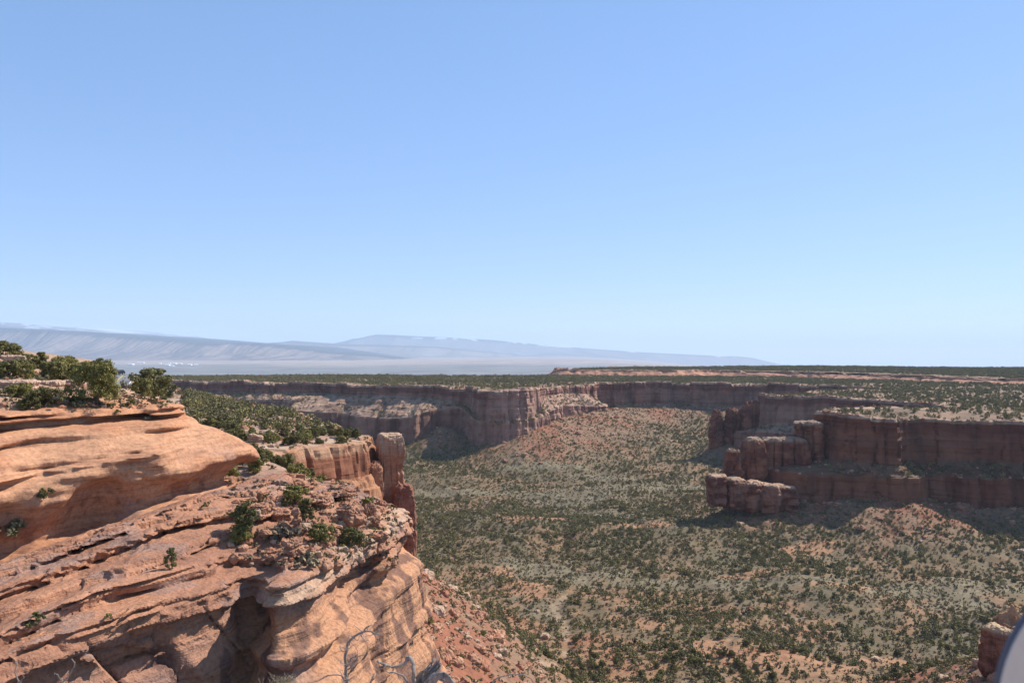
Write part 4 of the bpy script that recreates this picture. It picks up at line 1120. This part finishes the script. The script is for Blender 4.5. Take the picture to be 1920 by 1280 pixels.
# ---- scattered masses: instances on points
def scatter(name, protos, P, sc, label, seed, zs=None):
    g = np.random.RandomState(seed)
    me = bpy.data.meshes.new(name)
    me.vertices.add(len(P)); me.vertices.foreach_set("co", np.asarray(P, np.float32).ravel())
    for an, ty, arr in (("sc", 'FLOAT', sc), ("rz", 'FLOAT', g.rand(len(P)) * 6.283), ("zs", 'FLOAT', zs if zs is not None else 0.8 + 0.45 * g.rand(len(P)))):
        a = me.attributes.new(an, ty, 'POINT'); a.data.foreach_set("value", np.asarray(arr, np.float32))
    o = bpy.data.objects.new(name, me); COL.objects.link(o)
    ng = bpy.data.node_groups.new(name, 'GeometryNodeTree')
    ng.interface.new_socket("Geometry", in_out='INPUT', socket_type='NodeSocketGeometry')
    ng.interface.new_socket("Geometry", in_out='OUTPUT', socket_type='NodeSocketGeometry')
    gi, go = ng.nodes.new("NodeGroupInput"), ng.nodes.new("NodeGroupOutput")
    ip = ng.nodes.new("GeometryNodeInstanceOnPoints"); ip.inputs["Pick Instance"].default_value = True
    jn = ng.nodes.new("GeometryNodeJoinGeometry")
    for p in protos:
        oi = ng.nodes.new("GeometryNodeObjectInfo"); oi.inputs["Object"].default_value = p; oi.inputs["As Instance"].default_value = True
        ng.links.new(oi.outputs["Geometry"], jn.inputs[0])
    ri = ng.nodes.new("FunctionNodeRandomValue"); ri.data_type = 'INT'; ri.inputs[4].default_value = 0; ri.inputs[5].default_value = len(protos) - 1; ri.inputs["Seed"].default_value = seed
    def attr(n):
        q = ng.nodes.new("GeometryNodeInputNamedAttribute"); q.data_type = 'FLOAT'; q.inputs[0].default_value = n
        return q.outputs[0]
    cr = ng.nodes.new("ShaderNodeCombineXYZ"); ng.links.new(attr("rz"), cr.inputs[2])
    cs = ng.nodes.new("ShaderNodeCombineXYZ"); s = attr("sc")
    mz = ng.nodes.new("ShaderNodeMath"); mz.operation = 'MULTIPLY'; ng.links.new(s, mz.inputs[0]); ng.links.new(attr("zs"), mz.inputs[1])
    ng.links.new(s, cs.inputs[0]); ng.links.new(s, cs.inputs[1]); ng.links.new(mz.outputs[0], cs.inputs[2])
    ng.links.new(gi.outputs[0], ip.inputs["Points"]); ng.links.new(jn.outputs[0], ip.inputs["Instance"]); ng.links.new(ri.outputs[2], ip.inputs["Instance Index"])
    ng.links.new(cr.outputs[0], ip.inputs["Rotation"]); ng.links.new(cs.outputs[0], ip.inputs["Scale"])
    ng.links.new(ip.outputs[0], go.inputs[0])
    md = o.modifiers.new("scatter", 'NODES'); md.node_group = ng
    return tag(o, label, kind="stuff")

def lp(r, h, ncl, nl, leaf, seed, mat, **kw):
    v, f, c = crown_mesh(r, h, ncl, nl, leaf, seed, **kw)
    return build("foliage_clump", v, f, mat, link=False)
PJ = [lp(1.9, 3.3, 16, 14, 0.33, 61, M_leafw), lp(2.1, 2.9, 17, 14, 0.34, 62, M_leafw, squash=0.7), lp(1.5, 3.5, 14, 14, 0.31, 63, M_leafw, cone=0.35), lp(1.7, 2.2, 14, 13, 0.31, 64, M_leafw), lp(2.6, 3.6, 20, 14, 0.36, 65, M_leafw, squash=0.6)]
PS = [lp(0.9, 0.8, 6, 8, 0.26, 66, M_sage), lp(0.8, 0.7, 6, 8, 0.24, 67, M_dry), lp(0.8, 0.9, 6, 8, 0.24, 68, M_leaf)]
PR = []
for k in range(4):
    v, f = blob((1.0, 0.8 + 0.1 * k, 0.55 + 0.1 * k), 70 + k, 7, 3.2, 0.35, 0.2, thick=0.4)
    c0 = [(0.40, 0.215, 0.13), (0.32, 0.145, 0.085), (0.42, 0.28, 0.19), (0.34, 0.175, 0.105)][k]
    PR.append(build("talus_rock", v, f, M_bould, np.tile(c0, (len(v), 1)), link=False))

def scatter_floor(n, seed):
    g = np.random.RandomState(seed)
    y = np.sqrt(g.rand(n) * (1720 ** 2 - 270 ** 2) + 270 ** 2); a = -0.24 + 0.96 * g.rand(n)
    a = np.where(y > 950, np.clip(-0.66 + 1.38 * g.rand(n), -0.66, 0.72), a)
    x = a * y
    ok = ~poly_mask(x, y, RIMLOOP)
    return x[ok], y[ok]
x, y = scatter_floor(190000, 5)
z = floor_z(x, y); tk_ = talus_k(x, y); md_ = meadow(x, y)
dw, _ = polyline_dist(x, y, WASH); dw2, _ = polyline_dist(x, y, WASH2); dw = np.minimum(dw, dw2 + 1)
den = 0.30 + 0.46 * sstep(-0.45, 0.35, fbm(x / 55, y / 55, 0.0, 3, 401)) + 0.32 * fbm(x / 16, y / 14, 0.0, 2, 402)
dbf = _bil(dB, x, y)
den = den * (1 - 0.93 * md_) * (1 - 0.25 * tk_) * sstep(1.5, 4, dw + 4 * (y > 600)) * (1 - 0.92 * clearing(x, y)) * (1 - 0.75 * np.exp(-(dbf / 50) ** 2))
r = rng.rand(len(x))
sel = r < den
px, py, pz = x[sel], y[sel], z[sel]
scj = (0.38 + 0.72 * rng.rand(len(px)) ** 1.4) * (1 - 0.25 * talus_k(px, py))
# the biggest to look at are trees of their own, the rest one woodland
vis = (np.abs(px / py - 0.05) < 0.57) & (px / py > -0.10)
vv_ = VH - pz / py * F
order = np.argsort(np.where(vis & (vv_ < 1275), py / scj, 1e9))
own = order[:110]
rest = np.ones(len(px), bool); rest[own] = False
for k in own:
    j = k % 5
    place_tree(JUN[j], (px[k], py[k], pz[k] - 0.15), scj[k] * 0.95, rng.rand() * 6.3, "green juniper on the reddish valley floor, among the nearest ones along the photo's bottom edge", group="nearest junipers of the valley floor")
scatter("juniper_woodland", PJ, np.stack([px, py, pz - 0.15], 1)[rest], scj[rest], "open juniper woodland covering the canyon floor", 1)
s2 = (rng.rand(len(x)) < (0.55 * (1 - 0.4 * tk_) + 0.12 * md_) * sstep(2, 4, dw)) & ~sel
scatter("sage_brush", PS, np.stack([x, y, z - 0.05], 1)[s2], 0.7 + 0.9 * rng.rand(s2.sum()), "low grey sagebrush between the canyon floor junipers", 2)
s3 = (rng.rand(len(x)) < 0.30 * tk_ + 0.35 * np.exp(-(dbf / 60) ** 2) + 0.012) & ~sel
scatter("talus_rubble", PR, np.stack([x, y, z], 1)[s3], 0.3 + 1.2 * rng.rand(s3.sum()) ** 3 + 3.2 * rng.rand(s3.sum()) ** 14, "fallen rocks strewn over the red slopes under the cliffs", 3)

# plateau woodland
g = np.random.RandomState(8)
n = 130000
y = np.sqrt(g.rand(n) * (2900 ** 2 - 700 ** 2) + 700 ** 2); x = y * (-0.68 + 1.36 * g.rand(n))
ok = poly_mask(x, y, RIMLOOP)
x, y = x[ok], y[ok]
def plateau_at(x, y):
    fa = (x / y - ang_p[0]) / (ang_p[-1] - ang_p[0]) * (len(ang_p) - 1); fy = np.log(y / yr_p[0]) / np.log(yr_p[-1] / yr_p[0]) * (len(yr_p) - 1)
    i = np.clip(np.round(fy).astype(int), 0, len(yr_p) - 1); j = np.clip(np.round(fa).astype(int), 0, len(ang_p) - 1)
    return Zp[i, j], dC[i, j], dT[i, j], inT[i, j]
z, dc_, dt_, it_ = plateau_at(x, y)
den = (0.30 + 0.42 * sstep(-0.5, 0.3, fbm(x / 60, y / 60, 0.0, 3, 411)) + 0.2 * fbm(x / 15, y / 15, 0.0, 2, 412)) * sstep(1, 12, dc_)
den = np.where(it_, 0.75 * sstep(25, 60, dt_), den * sstep(30, 50, dt_))
sel = g.rand(len(x)) < den
scatter("plateau_woodland", PJ, np.stack([x, y, z - 0.1], 1)[sel], 0.8 + 0.6 * g.rand(sel.sum()), "dense dark juniper woodland on the flat plateau tops", 4)
# trees and rubble on benches and rims of the walls
def on_wall(w, lo, hi, frac, seed):
    s = (w['seg'] >= lo) & (w['seg'] <= hi)
    Q = np.stack([w['X'][:, s], w['Y'][:, s], w['Z'][:, s]], -1).reshape(-1, 3)
    g = np.random.RandomState(seed)
    return Q[g.rand(len(Q)) < frac]
q = np.vstack([on_wall(Wm, 5.05, 5.95, 0.13, 1), on_wall(Wm, 7.0, 7.2, 0.05, 2), on_wall(Wm, 1.2, 2.6, 0.03, 3), on_wall(Wt, 1.0, 2.5, 0.08, 4)])
scatter("cliff_bench_scrub", PJ + PS, q, 0.5 + 0.6 * rng.rand(len(q)), "dark scrub along the cliff benches and rims", 5)
q = np.vstack([on_wall(Wm, 1.0, 3.0, 0.10, 11), on_wall(Wm, 5.1, 6.0, 0.05, 12)])
scatter("rim_rubble", PR, q, 0.4 + 1.6 * rng.rand(len(q)) ** 3, "pale broken caprock along the canyon rims", 6)

# middle bench: separate junipers, shrubs and boulders
g = np.random.RandomState(21)
n = 6500
y = np.sqrt(g.rand(n) * (640 ** 2 - 150 ** 2) + 150 ** 2); x = y * (-0.42 + 0.30 * g.rand(n))
ok = poly_mask(x, y, BLOOP); x, y = x[ok], y[ok]
db_, _ = polyline_dist(x, y, Wb['C'][::3])
rk_ = fbm(x / 9, y / 9, 0.0, 4, 264)
den = np.clip(0.62 - 0.55 * sstep(0.0, 0.35, rk_) + 0.25 * fbm(x / 18, y / 18, 0.0, 2, 421), 0.04, 1) * sstep(2, 6, db_) * (0.45 + 0.55 * sstep(230, 340, y))
den = np.maximum(den, 0.8 * sstep(330, 400, y) * sstep(2, 6, db_))
sel = g.rand(len(x)) < den
cand = np.stack([x, y], 1)[sel]
cand = cand[np.argsort(cand[:, 1])]
near_p, far_p = [], []
for cx, cy in cand:
    p, nn = drop(cx, cy)
    if p is None or not (-0.40 < cx / cy < -0.13): continue
    vv = VH - p.z / p.y * F; uu = UC + p.x / p.y * F
    if vv > 735 and vv < 990 and uu > 330: near_p.append(p)
print("bench trees", len(near_p))
for k, p in enumerate(near_p):
    sc = 0.55 + 0.6 * g.rand()
    if k < 150:
        place_tree(JUN[k % 5], (p.x, p.y, p.z - 0.1), sc * 0.9, g.rand() * 6.3, "small green juniper on the rocky bench between the dome and the rock spire", group="junipers on the middle bench", wide=1.1)
    else: far_p.append((p.x, p.y, p.z - 0.1, sc * 0.95))
far_p = np.array(far_p)
scatter("bench_woodland", PJ, far_p[:, :3], far_p[:, 3], "thicket of junipers on the far part of the middle bench", 7)
q, qs = [], []
sel2 = (g.rand(len(x)) < 0.25) & ~sel
for cx, cy in np.stack([x, y], 1)[sel2]:
    p, nn = drop(cx, cy)
    if p is not None: q.append((p.x, p.y, p.z - 0.05))
scatter("bench_brush", PS, np.array(q), 0.5 + 0.7 * g.rand(len(q)), "low grey and dry brush on the middle bench", 8)
sel3 = (g.rand(len(x)) < 0.10 + 0.5 * sstep(0.0, 0.4, rk_)) & ~sel
q = []
for cx, cy in np.stack([x, y], 1)[sel3]:
    p, nn = drop(cx, cy)
    if p is not None: q.append((p.x, p.y, p.z))
scatter("bench_rubble", PR, np.array(q), 0.25 + 1.3 * g.rand(len(q)) ** 3, "pale broken rocks strewn over the middle bench", 9)
# loose rocks and tufts on the near ledges and the mesa top
q, s_, q2, s2_ = [], [], [], []
for k in range(2600):
    if k % 2: u, v = rng.uniform(430, 745), rng.uniform(900, 1060)
    else: u, v = rng.uniform(0, 330), rng.uniform(690, 765)
    p = hit(u, v)
    if p is None or p.y > 330: continue
    if k % 7 < 2: q2.append((p.x, p.y, p.z)); s2_.append(rng.uniform(0.25, 0.6))
    elif k % 7 < 5: q.append((p.x, p.y, p.z)); s_.append(0.06 + 0.75 * rng.rand() ** 4 * (1 if k % 2 else 0.5))
scatter("ledge_rubble", PR, np.array(q), np.array(s_), "loose stones on the near ledges and mesa top", 10)
scatter("ledge_tufts", PS, np.array(q2), np.array(s2_), "small dry tufts on the near ledges and mesa top", 11)
print("veg", time.time() - T0)

# ------------------------------------------------------------------ road, car, post
rd_c = lambda y: -91.7 - (y - 190) * 0.439
def road_z(y): return -7.5 - 0.012 * np.clip(y - 272, 0, 200) - 0.0006 * np.clip(y - 272, 0, 200) ** 2
ys = np.linspace(172, 330, 60)
def ribbon(o0, o1, lift):
    nx, ny = 0.9157, 0.402
    v = [(rd_c(y) + nx * o, y + ny * o, road_z(y) + lift - 0.02 * abs(o)) for y in ys for o in (o0, o1)]
    return np.array(v), np.array([(2 * i, 2 * i + 1, 2 * i + 3, 2 * i + 2) for i in range(len(ys) - 1)])
rv, rf = join([ribbon(-3.7, 0, 0.10), ribbon(0, 3.7, 0.10)])
road = tag(build("road", rv, rf, M_asph), kind="structure")
for o in (-3.4, 3.3):
    v, f = ribbon(o, o + 0.16, 0.106); v[:, 2] += 0.006; build("edge_line", v, f, M_white, parent=road)
for o in (-0.20, 0.08):
    v, f = ribbon(o, o + 0.12, 0.106); v[:, 2] += 0.004; build("centre_line", v, f, M_yellow, parent=road)

def bev_prism(profile, y0, y1, ins=0.1):
    """side profile (x, z) extruded across the width, narrowed a little on both sides"""
    pr = np.array(profile, float); c = pr.mean(0); n = len(pr)
    small = c + (pr - c) * (1 - ins)
    rows = [(small, y0), (pr, y0 + 0.08), (pr, y1 - 0.08), (small, y1)]
    v = np.vstack([np.stack([p[:, 0], np.full(n, yy), p[:, 1]], 1) for p, yy in rows])
    f = [[r * n + i, r * n + (i + 1) % n, (r + 1) * n + (i + 1) % n, (r + 1) * n + i] for r in range(3) for i in range(n)]
    f += [list(range(n))[::-1], list(range(3 * n, 4 * n))]
    return v, f
def box(c, s):
    v = [(c[0] + a * s[0] / 2, c[1] + b * s[1] / 2, c[2] + d * s[2] / 2) for a in (-1, 1) for b in (-1, 1) for d in (-1, 1)]
    return np.array(v), [(0, 1, 3, 2), (4, 6, 7, 5), (0, 4, 5, 1), (2, 3, 7, 6), (0, 2, 6, 4), (1, 5, 7, 3)]
cy_ = 270.0
car = empty("car", (rd_c(cy_) - 1.75 * 0.9157, cy_ - 1.75 * 0.402, float(road_z(cy_)) + 0.07), -1.57 - 0.41)
tag(car, "dark car coming along the grey road at its crest", "car")
v, f = bev_prism([(2.35, .45), (2.4, .85), (1.25, 1.02), (0.55, 1.62), (-1.5, 1.68), (-2.2, 1.1), (-2.3, .45)], -0.95, 0.95)
body = build("body", v, f, M_carb, parent=car)
build("windscreen", *bev_prism([(1.22, 1.06), (0.60, 1.58), (0.66, 1.60), (1.30, 1.07)], -0.78, 0.78, 0.0), M_glass, parent=car)
for s in (-1, 1):
    build("side_window", *bev_prism([(0.95, 1.06), (0.5, 1.52), (-1.4, 1.56), (-1.9, 1.12)], s * 0.93 - 0.1, s * 0.93 + 0.1, 0.05), M_glass, parent=car)
    build("headlight", *box((2.36, s * 0.68, 0.78), (0.14, 0.36, 0.18)), M_lamp, parent=car)
build("bumper", *box((2.40, 0, 0.52), (0.16, 1.75, 0.2)), M_chrome, parent=car)
build("number_plate", *box((2.49, 0, 0.52), (0.02, 0.4, 0.12)), M_white, parent=car)
for a in (1.45, -1.45):
    for s in (-0.88, 0.88):
        w = build("wheel", *tube([(a, s - 0.12, 0.36), (a, s + 0.12, 0.36)], [0.36, 0.36], 18), M_tyre, parent=car)
        build("rim", *tube([(a, s - 0.128, 0.36), (a, s + 0.128, 0.36)], [0.2, 0.2], 12), M_chrome, parent=w)
py_ = 196.0
pst = empty("road_post", (rd_c(py_) - 3.0, py_, float(road_z(py_))))
tag(pst, "thin reddish-brown post at the left edge of the grey road", "post")
build("shaft", *bev_prism([(-.09, -0.3), (.09, -0.3), (.09, 1.5), (0, 1.6), (-.09, 1.5)], -0.09, 0.09, 0.1), M_post, parent=pst)
build("reflector", *box((0.0, -0.10, 1.32), (0.1, 0.02, 0.16)), M_white, parent=pst)

# ------------------------------------------------------------------ far white buildings on the plain
g = np.random.RandomState(3)
bm_v, bm_f = join([box((0, 0, 6), (1, 0.7, 12))])
b0 = None
for k, (u, v, wpx) in enumerate([(246, 682.5, 10), (262, 679.5, 8), (268, 679.6, 5), (314, 684, 9), (322, 686, 8), (327, 681, 9), (318, 680.8, 6), (338, 681.5, 7), (356, 683.5, 8), (368, 683.6, 8), (300, 681, 5)]):
    Y = 202 / ((v + 1 - VH) / F)
    w = wpx / F * Y
    hh = 8 + 5 * g.rand()
    bv = np.array([(-.5, -.3, -5), (.5, -.3, -5), (.5, .3, -5), (-.5, .3, -5), (-.5, -.3, hh), (.5, -.3, hh), (.5, .3, hh), (-.5, .3, hh), (-.5, 0, hh + 4), (.5, 0, hh + 4)]) * np.array([w, w, 1])
    o = build("warehouse", bv, [(0, 1, 5, 4), (1, 2, 6, 5), (2, 3, 7, 6), (3, 0, 4, 7), (4, 5, 9, 8), (6, 7, 8, 9), (5, 6, 9), (7, 4, 8)], M_roof)
    o.location = ((u - UC) / F * Y, Y, -200); o.rotation_euler = (0, 0, 0.2 * g.normal())
    tag(o, "tiny white building far off on the hazy plain beyond the canyon", "building", "white buildings on the far plain")

# ------------------------------------------------------------------ foreground: dead juniper wood, grass, grey panel
rock("overlook_ledge", (0.2, -1.2, -4.4), (7.0, 5.8, 2.4), "sandstone ledge under the viewpoint", "rock ledge", 402, M_bould, ORG, (0.42, 0.27, 0.18), n=40, boxy=5, rough=0.07, strata=0.12, thick=0.4, facet=0.05)
g = np.random.RandomState(12)
def spline(pts, n=14):
    P = catmull(np.asarray(pts, float) if len(pts[0]) > 3 else np.hstack([np.asarray(pts, float)[:, :2], np.asarray(pts, float)[:, 2:]]), 0.02)
    i = np.linspace(0, len(P) - 1, n).round().astype(int)
    return P[i]
def branch(uvY, r0, r1, n=14, sides=7, wob=0.12):
    p = np.array([at(*q) for q in uvY])
    t = np.linspace(0, len(p) - 1, n); i = np.clip(t.astype(int), 0, len(p) - 2); w = (t - i)[:, None]
    pm = np.vstack([2 * p[:1] - p[1:2], p, 2 * p[-1:] - p[-2:-1]])
    a, b, c, d = pm[i], pm[i + 1], pm[i + 2], pm[i + 3]
    q = 0.5 * (2 * b + (c - a) * w + (2 * a - 5 * b + 4 * c - d) * w ** 2 + (3 * b - a - 3 * c + d) * w ** 3)
    q += g.normal(size=q.shape) * 0.0025
    return tube(q, np.linspace(r0, r1, n) * (1 + 0.1 * g.normal(size=n)), sides, wob, g)
dead = empty("dead_juniper", at(652, 1620, 4.3))
tag(dead, "bare grey upright branch of a dead juniper in the foreground", "dead branch")
def child(nm, par, parts, mat=None):
    v, f = join(parts)
    return build(nm, v - np.array(par.location), f, mat or M_dead, smooth=True, parent=par)
child("limb", dead, [branch([(652, 1620, 4.3), (658, 1400, 4.35), (655, 1282, 4.4), (650, 1240, 4.4), (652, 1212, 4.4), (664, 1192, 4.38), (684, 1181, 4.36), (702, 1183, 4.34), (718, 1188, 4.33)], 0.011, 0.0025, 30, 9)])
child("twig", dead, [branch([(656, 1238, 4.4), (664, 1228, 4.39), (674, 1226, 4.38), (690, 1224, 4.36)], 0.004, 0.0015)])
child("twig", dead, [branch([(654, 1278, 4.4), (640, 1262, 4.4), (620, 1262, 4.42), (598, 1272, 4.45), (580, 1276, 4.45)], 0.005, 0.0015)])
child("twig", dead, [branch([(684, 1181, 4.36), (690, 1172, 4.36), (700, 1169, 4.35)], 0.004, 0.0015), branch([(676, 1184, 4.37), (684, 1196, 4.36), (694, 1198, 4.35)], 0.003, 0.001)])
child("twig", dead, [branch([(653, 1252, 4.4), (668, 1236, 4.38), (672, 1220, 4.38), (668, 1208, 4.38)], 0.004, 0.001)])
child("twig", dead, [branch([(651, 1222, 4.4), (654, 1196, 4.42), (657, 1178, 4.43)], 0.003, 0.001), branch([(652, 1208, 4.4), (660, 1202, 4.4), (666, 1206, 4.4)], 0.003, 0.001)])
child("twig", dead, [branch([(694, 1290, 4.3), (698, 1272, 4.3), (703, 1258, 4.3)], 0.008, 0.002)])
tw_ = []
for k in range(26):
    u0, v0 = [(656, 1270), (651, 1245), (652, 1215), (664, 1192), (684, 1182), (702, 1184)][k % 6]
    s = g.choice([-1, 1]); L = g.uniform(8, 26)
    u1, v1 = u0 + s * L * g.uniform(.4, .9), v0 - L * g.uniform(-.1, .8)
    tw_.append(branch([(u0, v0, 4.38), ((u0 + u1) / 2 + g.normal(0, 2), (v0 + v1) / 2 + g.normal(0, 2), 4.37), (u1, v1, 4.36), (u1 + s * g.uniform(1, 6), v1 + g.normal(0, 4), 4.36)], 0.0025, 0.0006, 9, 5))
child("twigs", dead, tw_)
snag = empty("weathered_snag", at(790, 1650, 4.0))
tag(snag, "twisted shredded grey trunk of a dead juniper at the bottom edge", "dead tree")
child("hooked_limb", snag, [branch([(780, 1650, 4.0), (775, 1400, 4.1), (774, 1290, 4.2), (775, 1262, 4.2), (774, 1240, 4.2), (768, 1229, 4.2), (764, 1232, 4.2)], 0.013, 0.007, 24, 9, 0.25)])
child("side_limb", snag, [branch([(766, 1232, 4.2), (756, 1242, 4.2), (738, 1246, 4.2), (722, 1243, 4.18), (714, 1238, 4.17), (708, 1235, 4.16)], 0.008, 0.004, 18, 8, 0.25), branch([(724, 1243, 4.18), (716, 1247, 4.18), (706, 1246, 4.17)], 0.005, 0.002)])
child("side_limb", snag, [branch([(772, 1290, 4.2), (764, 1272, 4.2), (750, 1260, 4.2), (736, 1258, 4.2), (722, 1253, 4.2)], 0.007, 0.002)])
fib = []
for k in range(26):
    s, t = g.normal(0, 1, 2)
    fib.append(branch([(775 + 14 * s, 1330 + 8 * t, 4.25), (795 + 6 * s + 3 * t, 1272 + 5 * s, 4.25), (810 + 4 * s + 3 * t, 1256 + 4 * s, 4.25 + 0.02 * t), (822 + 5 * s + 3 * t, 1238 + 5 * s - 3 * t, 4.25)], 0.010, 0.0015, 12, 6))
child("shredded_trunk", snag, fib)
fib = []
for k in range(16):
    s, t = g.normal(0, 1, 2)
    fib.append(branch([(800 + 6 * s, 1300 + 5 * t, 4.2), (815 + 3 * s, 1268 + 3 * t, 4.2), (830 + 3 * s, 1264 + 3.5 * t, 4.2), (844 + 3 * s, 1271 + 3 * t, 4.2), (852 + 4 * s, 1284, 4.2)], 0.008, 0.003, 12, 6))
child("shredded_trunk", snag, fib)
arch = empty("arched_twig", at(915, 1500, 4.6))
tag(arch, "thin bare twig arching over the red slope at the bottom edge", "dead branch")
child("stem", arch, [branch([(915, 1500, 4.6), (918, 1330, 4.6), (924, 1278, 4.6), (938, 1266, 4.6), (962, 1260, 4.6), (984, 1262, 4.6), (997, 1270, 4.6), (1004, 1286, 4.6)], 0.0042, 0.003, 26)])
for u0, lab in ((30, "pale bare twig curling at the bottom left corner"), (124, "thin bare twig at the bottom, right of the corner one")):
    tw = empty("bare_twig", at(u0 + 10, 1500, 4.2)); tag(tw, lab, "dead branch")
    if u0 == 30: child("stem", tw, [branch([(40, 1500, 4.2), (42, 1320, 4.2), (40, 1278, 4.2), (33, 1258, 4.2), (36, 1236, 4.2)], 0.005, 0.002), branch([(40, 1282, 4.2), (50, 1262, 4.2), (58, 1252, 4.2)], 0.003, 0.001)])
    else: child("stem", tw, [branch([(134, 1500, 4.2), (126, 1320, 4.2), (122, 1282, 4.2), (134, 1262, 4.2), (144, 1242, 4.2), (140, 1232, 4.2)], 0.005, 0.002), branch([(126, 1280, 4.2), (114, 1262, 4.2), (104, 1258, 4.2)], 0.003, 0.001)])
tuft = []
for k in range(60):
    u = g.normal(536, 14); top = 1262 + abs(g.normal(0, 10)) - (8 if g.rand() < .2 else 0)
    tuft.append(branch([(u * 0.6 + 214, 1540, 4.1), (u, 1300, 4.1 + 0.05 * g.normal()), (u + g.normal(0, 5), (1300 + top) / 2, 4.1), (u + g.normal(0, 12), top, 4.1)], 0.0022, 0.0008, 7, 4))
gt = empty("dry_grass_tuft", at(536, 1420, 4.1)); tag(gt, "pale dry grass tuft at the bottom edge left of the dead branch", "grass tuft")
child("blades", gt, tuft, plain_mat("dry_grass", (0.42, 0.33, 0.2)))

# grey panel with a dark rim, rounded corner, on a post at the viewer's elbow
def rounded(w, h, r, n=14):
    o = []
    for cx, cz, a0 in ((r, -r, 90), (r, -h + r, 180), (w - r, -h + r, 270), (w - r, -r, 0)):
        for k in range(n + 1):
            a = rad(a0 + 90 * k / n); o.append((cx + r * math.cos(a), cz + r * math.sin(a)))
    return o
DP = 0.80
pan = empty("sign_panel", at(1867.6, 1045.4, DP))
tag(pan, "blurred pale grey rounded panel with a dark rim, very close at the lower right corner", "panel")
o = np.array(rounded(0.385, 0.340, 0.1480))
n_ = len(o)
v = np.vstack([np.stack([o[:, 0], np.full(n_, yy), o[:, 1]], 1) for yy in (0, 0.012)])
build("board", v, [list(range(n_)), list(range(n_, 2 * n_))[::-1]] + [[i, i + n_, (i + 1) % n_ + n_, (i + 1) % n_] for i in range(n_)], M_panel, parent=pan)
ring = np.stack([o[:, 0], np.full(n_, 0.006), o[:, 1]], 1)
build("rim", *tube(np.vstack([ring, ring[:2]]), [0.0036] * (n_ + 2), 10), M_rim, smooth=True, parent=pan)
build("post", *tube([(0.192, 0.04, -0.1), (0.192, 0.05, -1.75)], [0.03, 0.03], 12), M_rim, parent=pan)
print("small", time.time() - T0)

# ------------------------------------------------------------------ haze
def haze_box():
    v = [(a, b, c) for a in (-80000, 80000) for b in (-3000, 80000) for c in (-1750, 1320)]
    f = [(0, 1, 3, 2), (4, 6, 7, 5), (0, 4, 5, 1), (2, 3, 7, 6), (0, 2, 6, 4), (1, 5, 7, 3)]
    m = bpy.data.materials.new("haze_air"); m.use_nodes = True
    nt = m.node_tree; nt.nodes.clear()
    out = nt.nodes.new("ShaderNodeOutputMaterial"); pv = nt.nodes.new("ShaderNodeVolumePrincipled")
    pv.inputs["Color"].default_value = (0.65, 0.80, 1.0, 1)
    pv.inputs["Density"].default_value = 2.5e-5
    pv.inputs["Anisotropy"].default_value = 0.0
    nt.links.new(pv.outputs[0], out.inputs["Volume"])
    tag(build("haze", v, f, m), kind="stuff")
haze_box()
print("all", time.time() - T0)
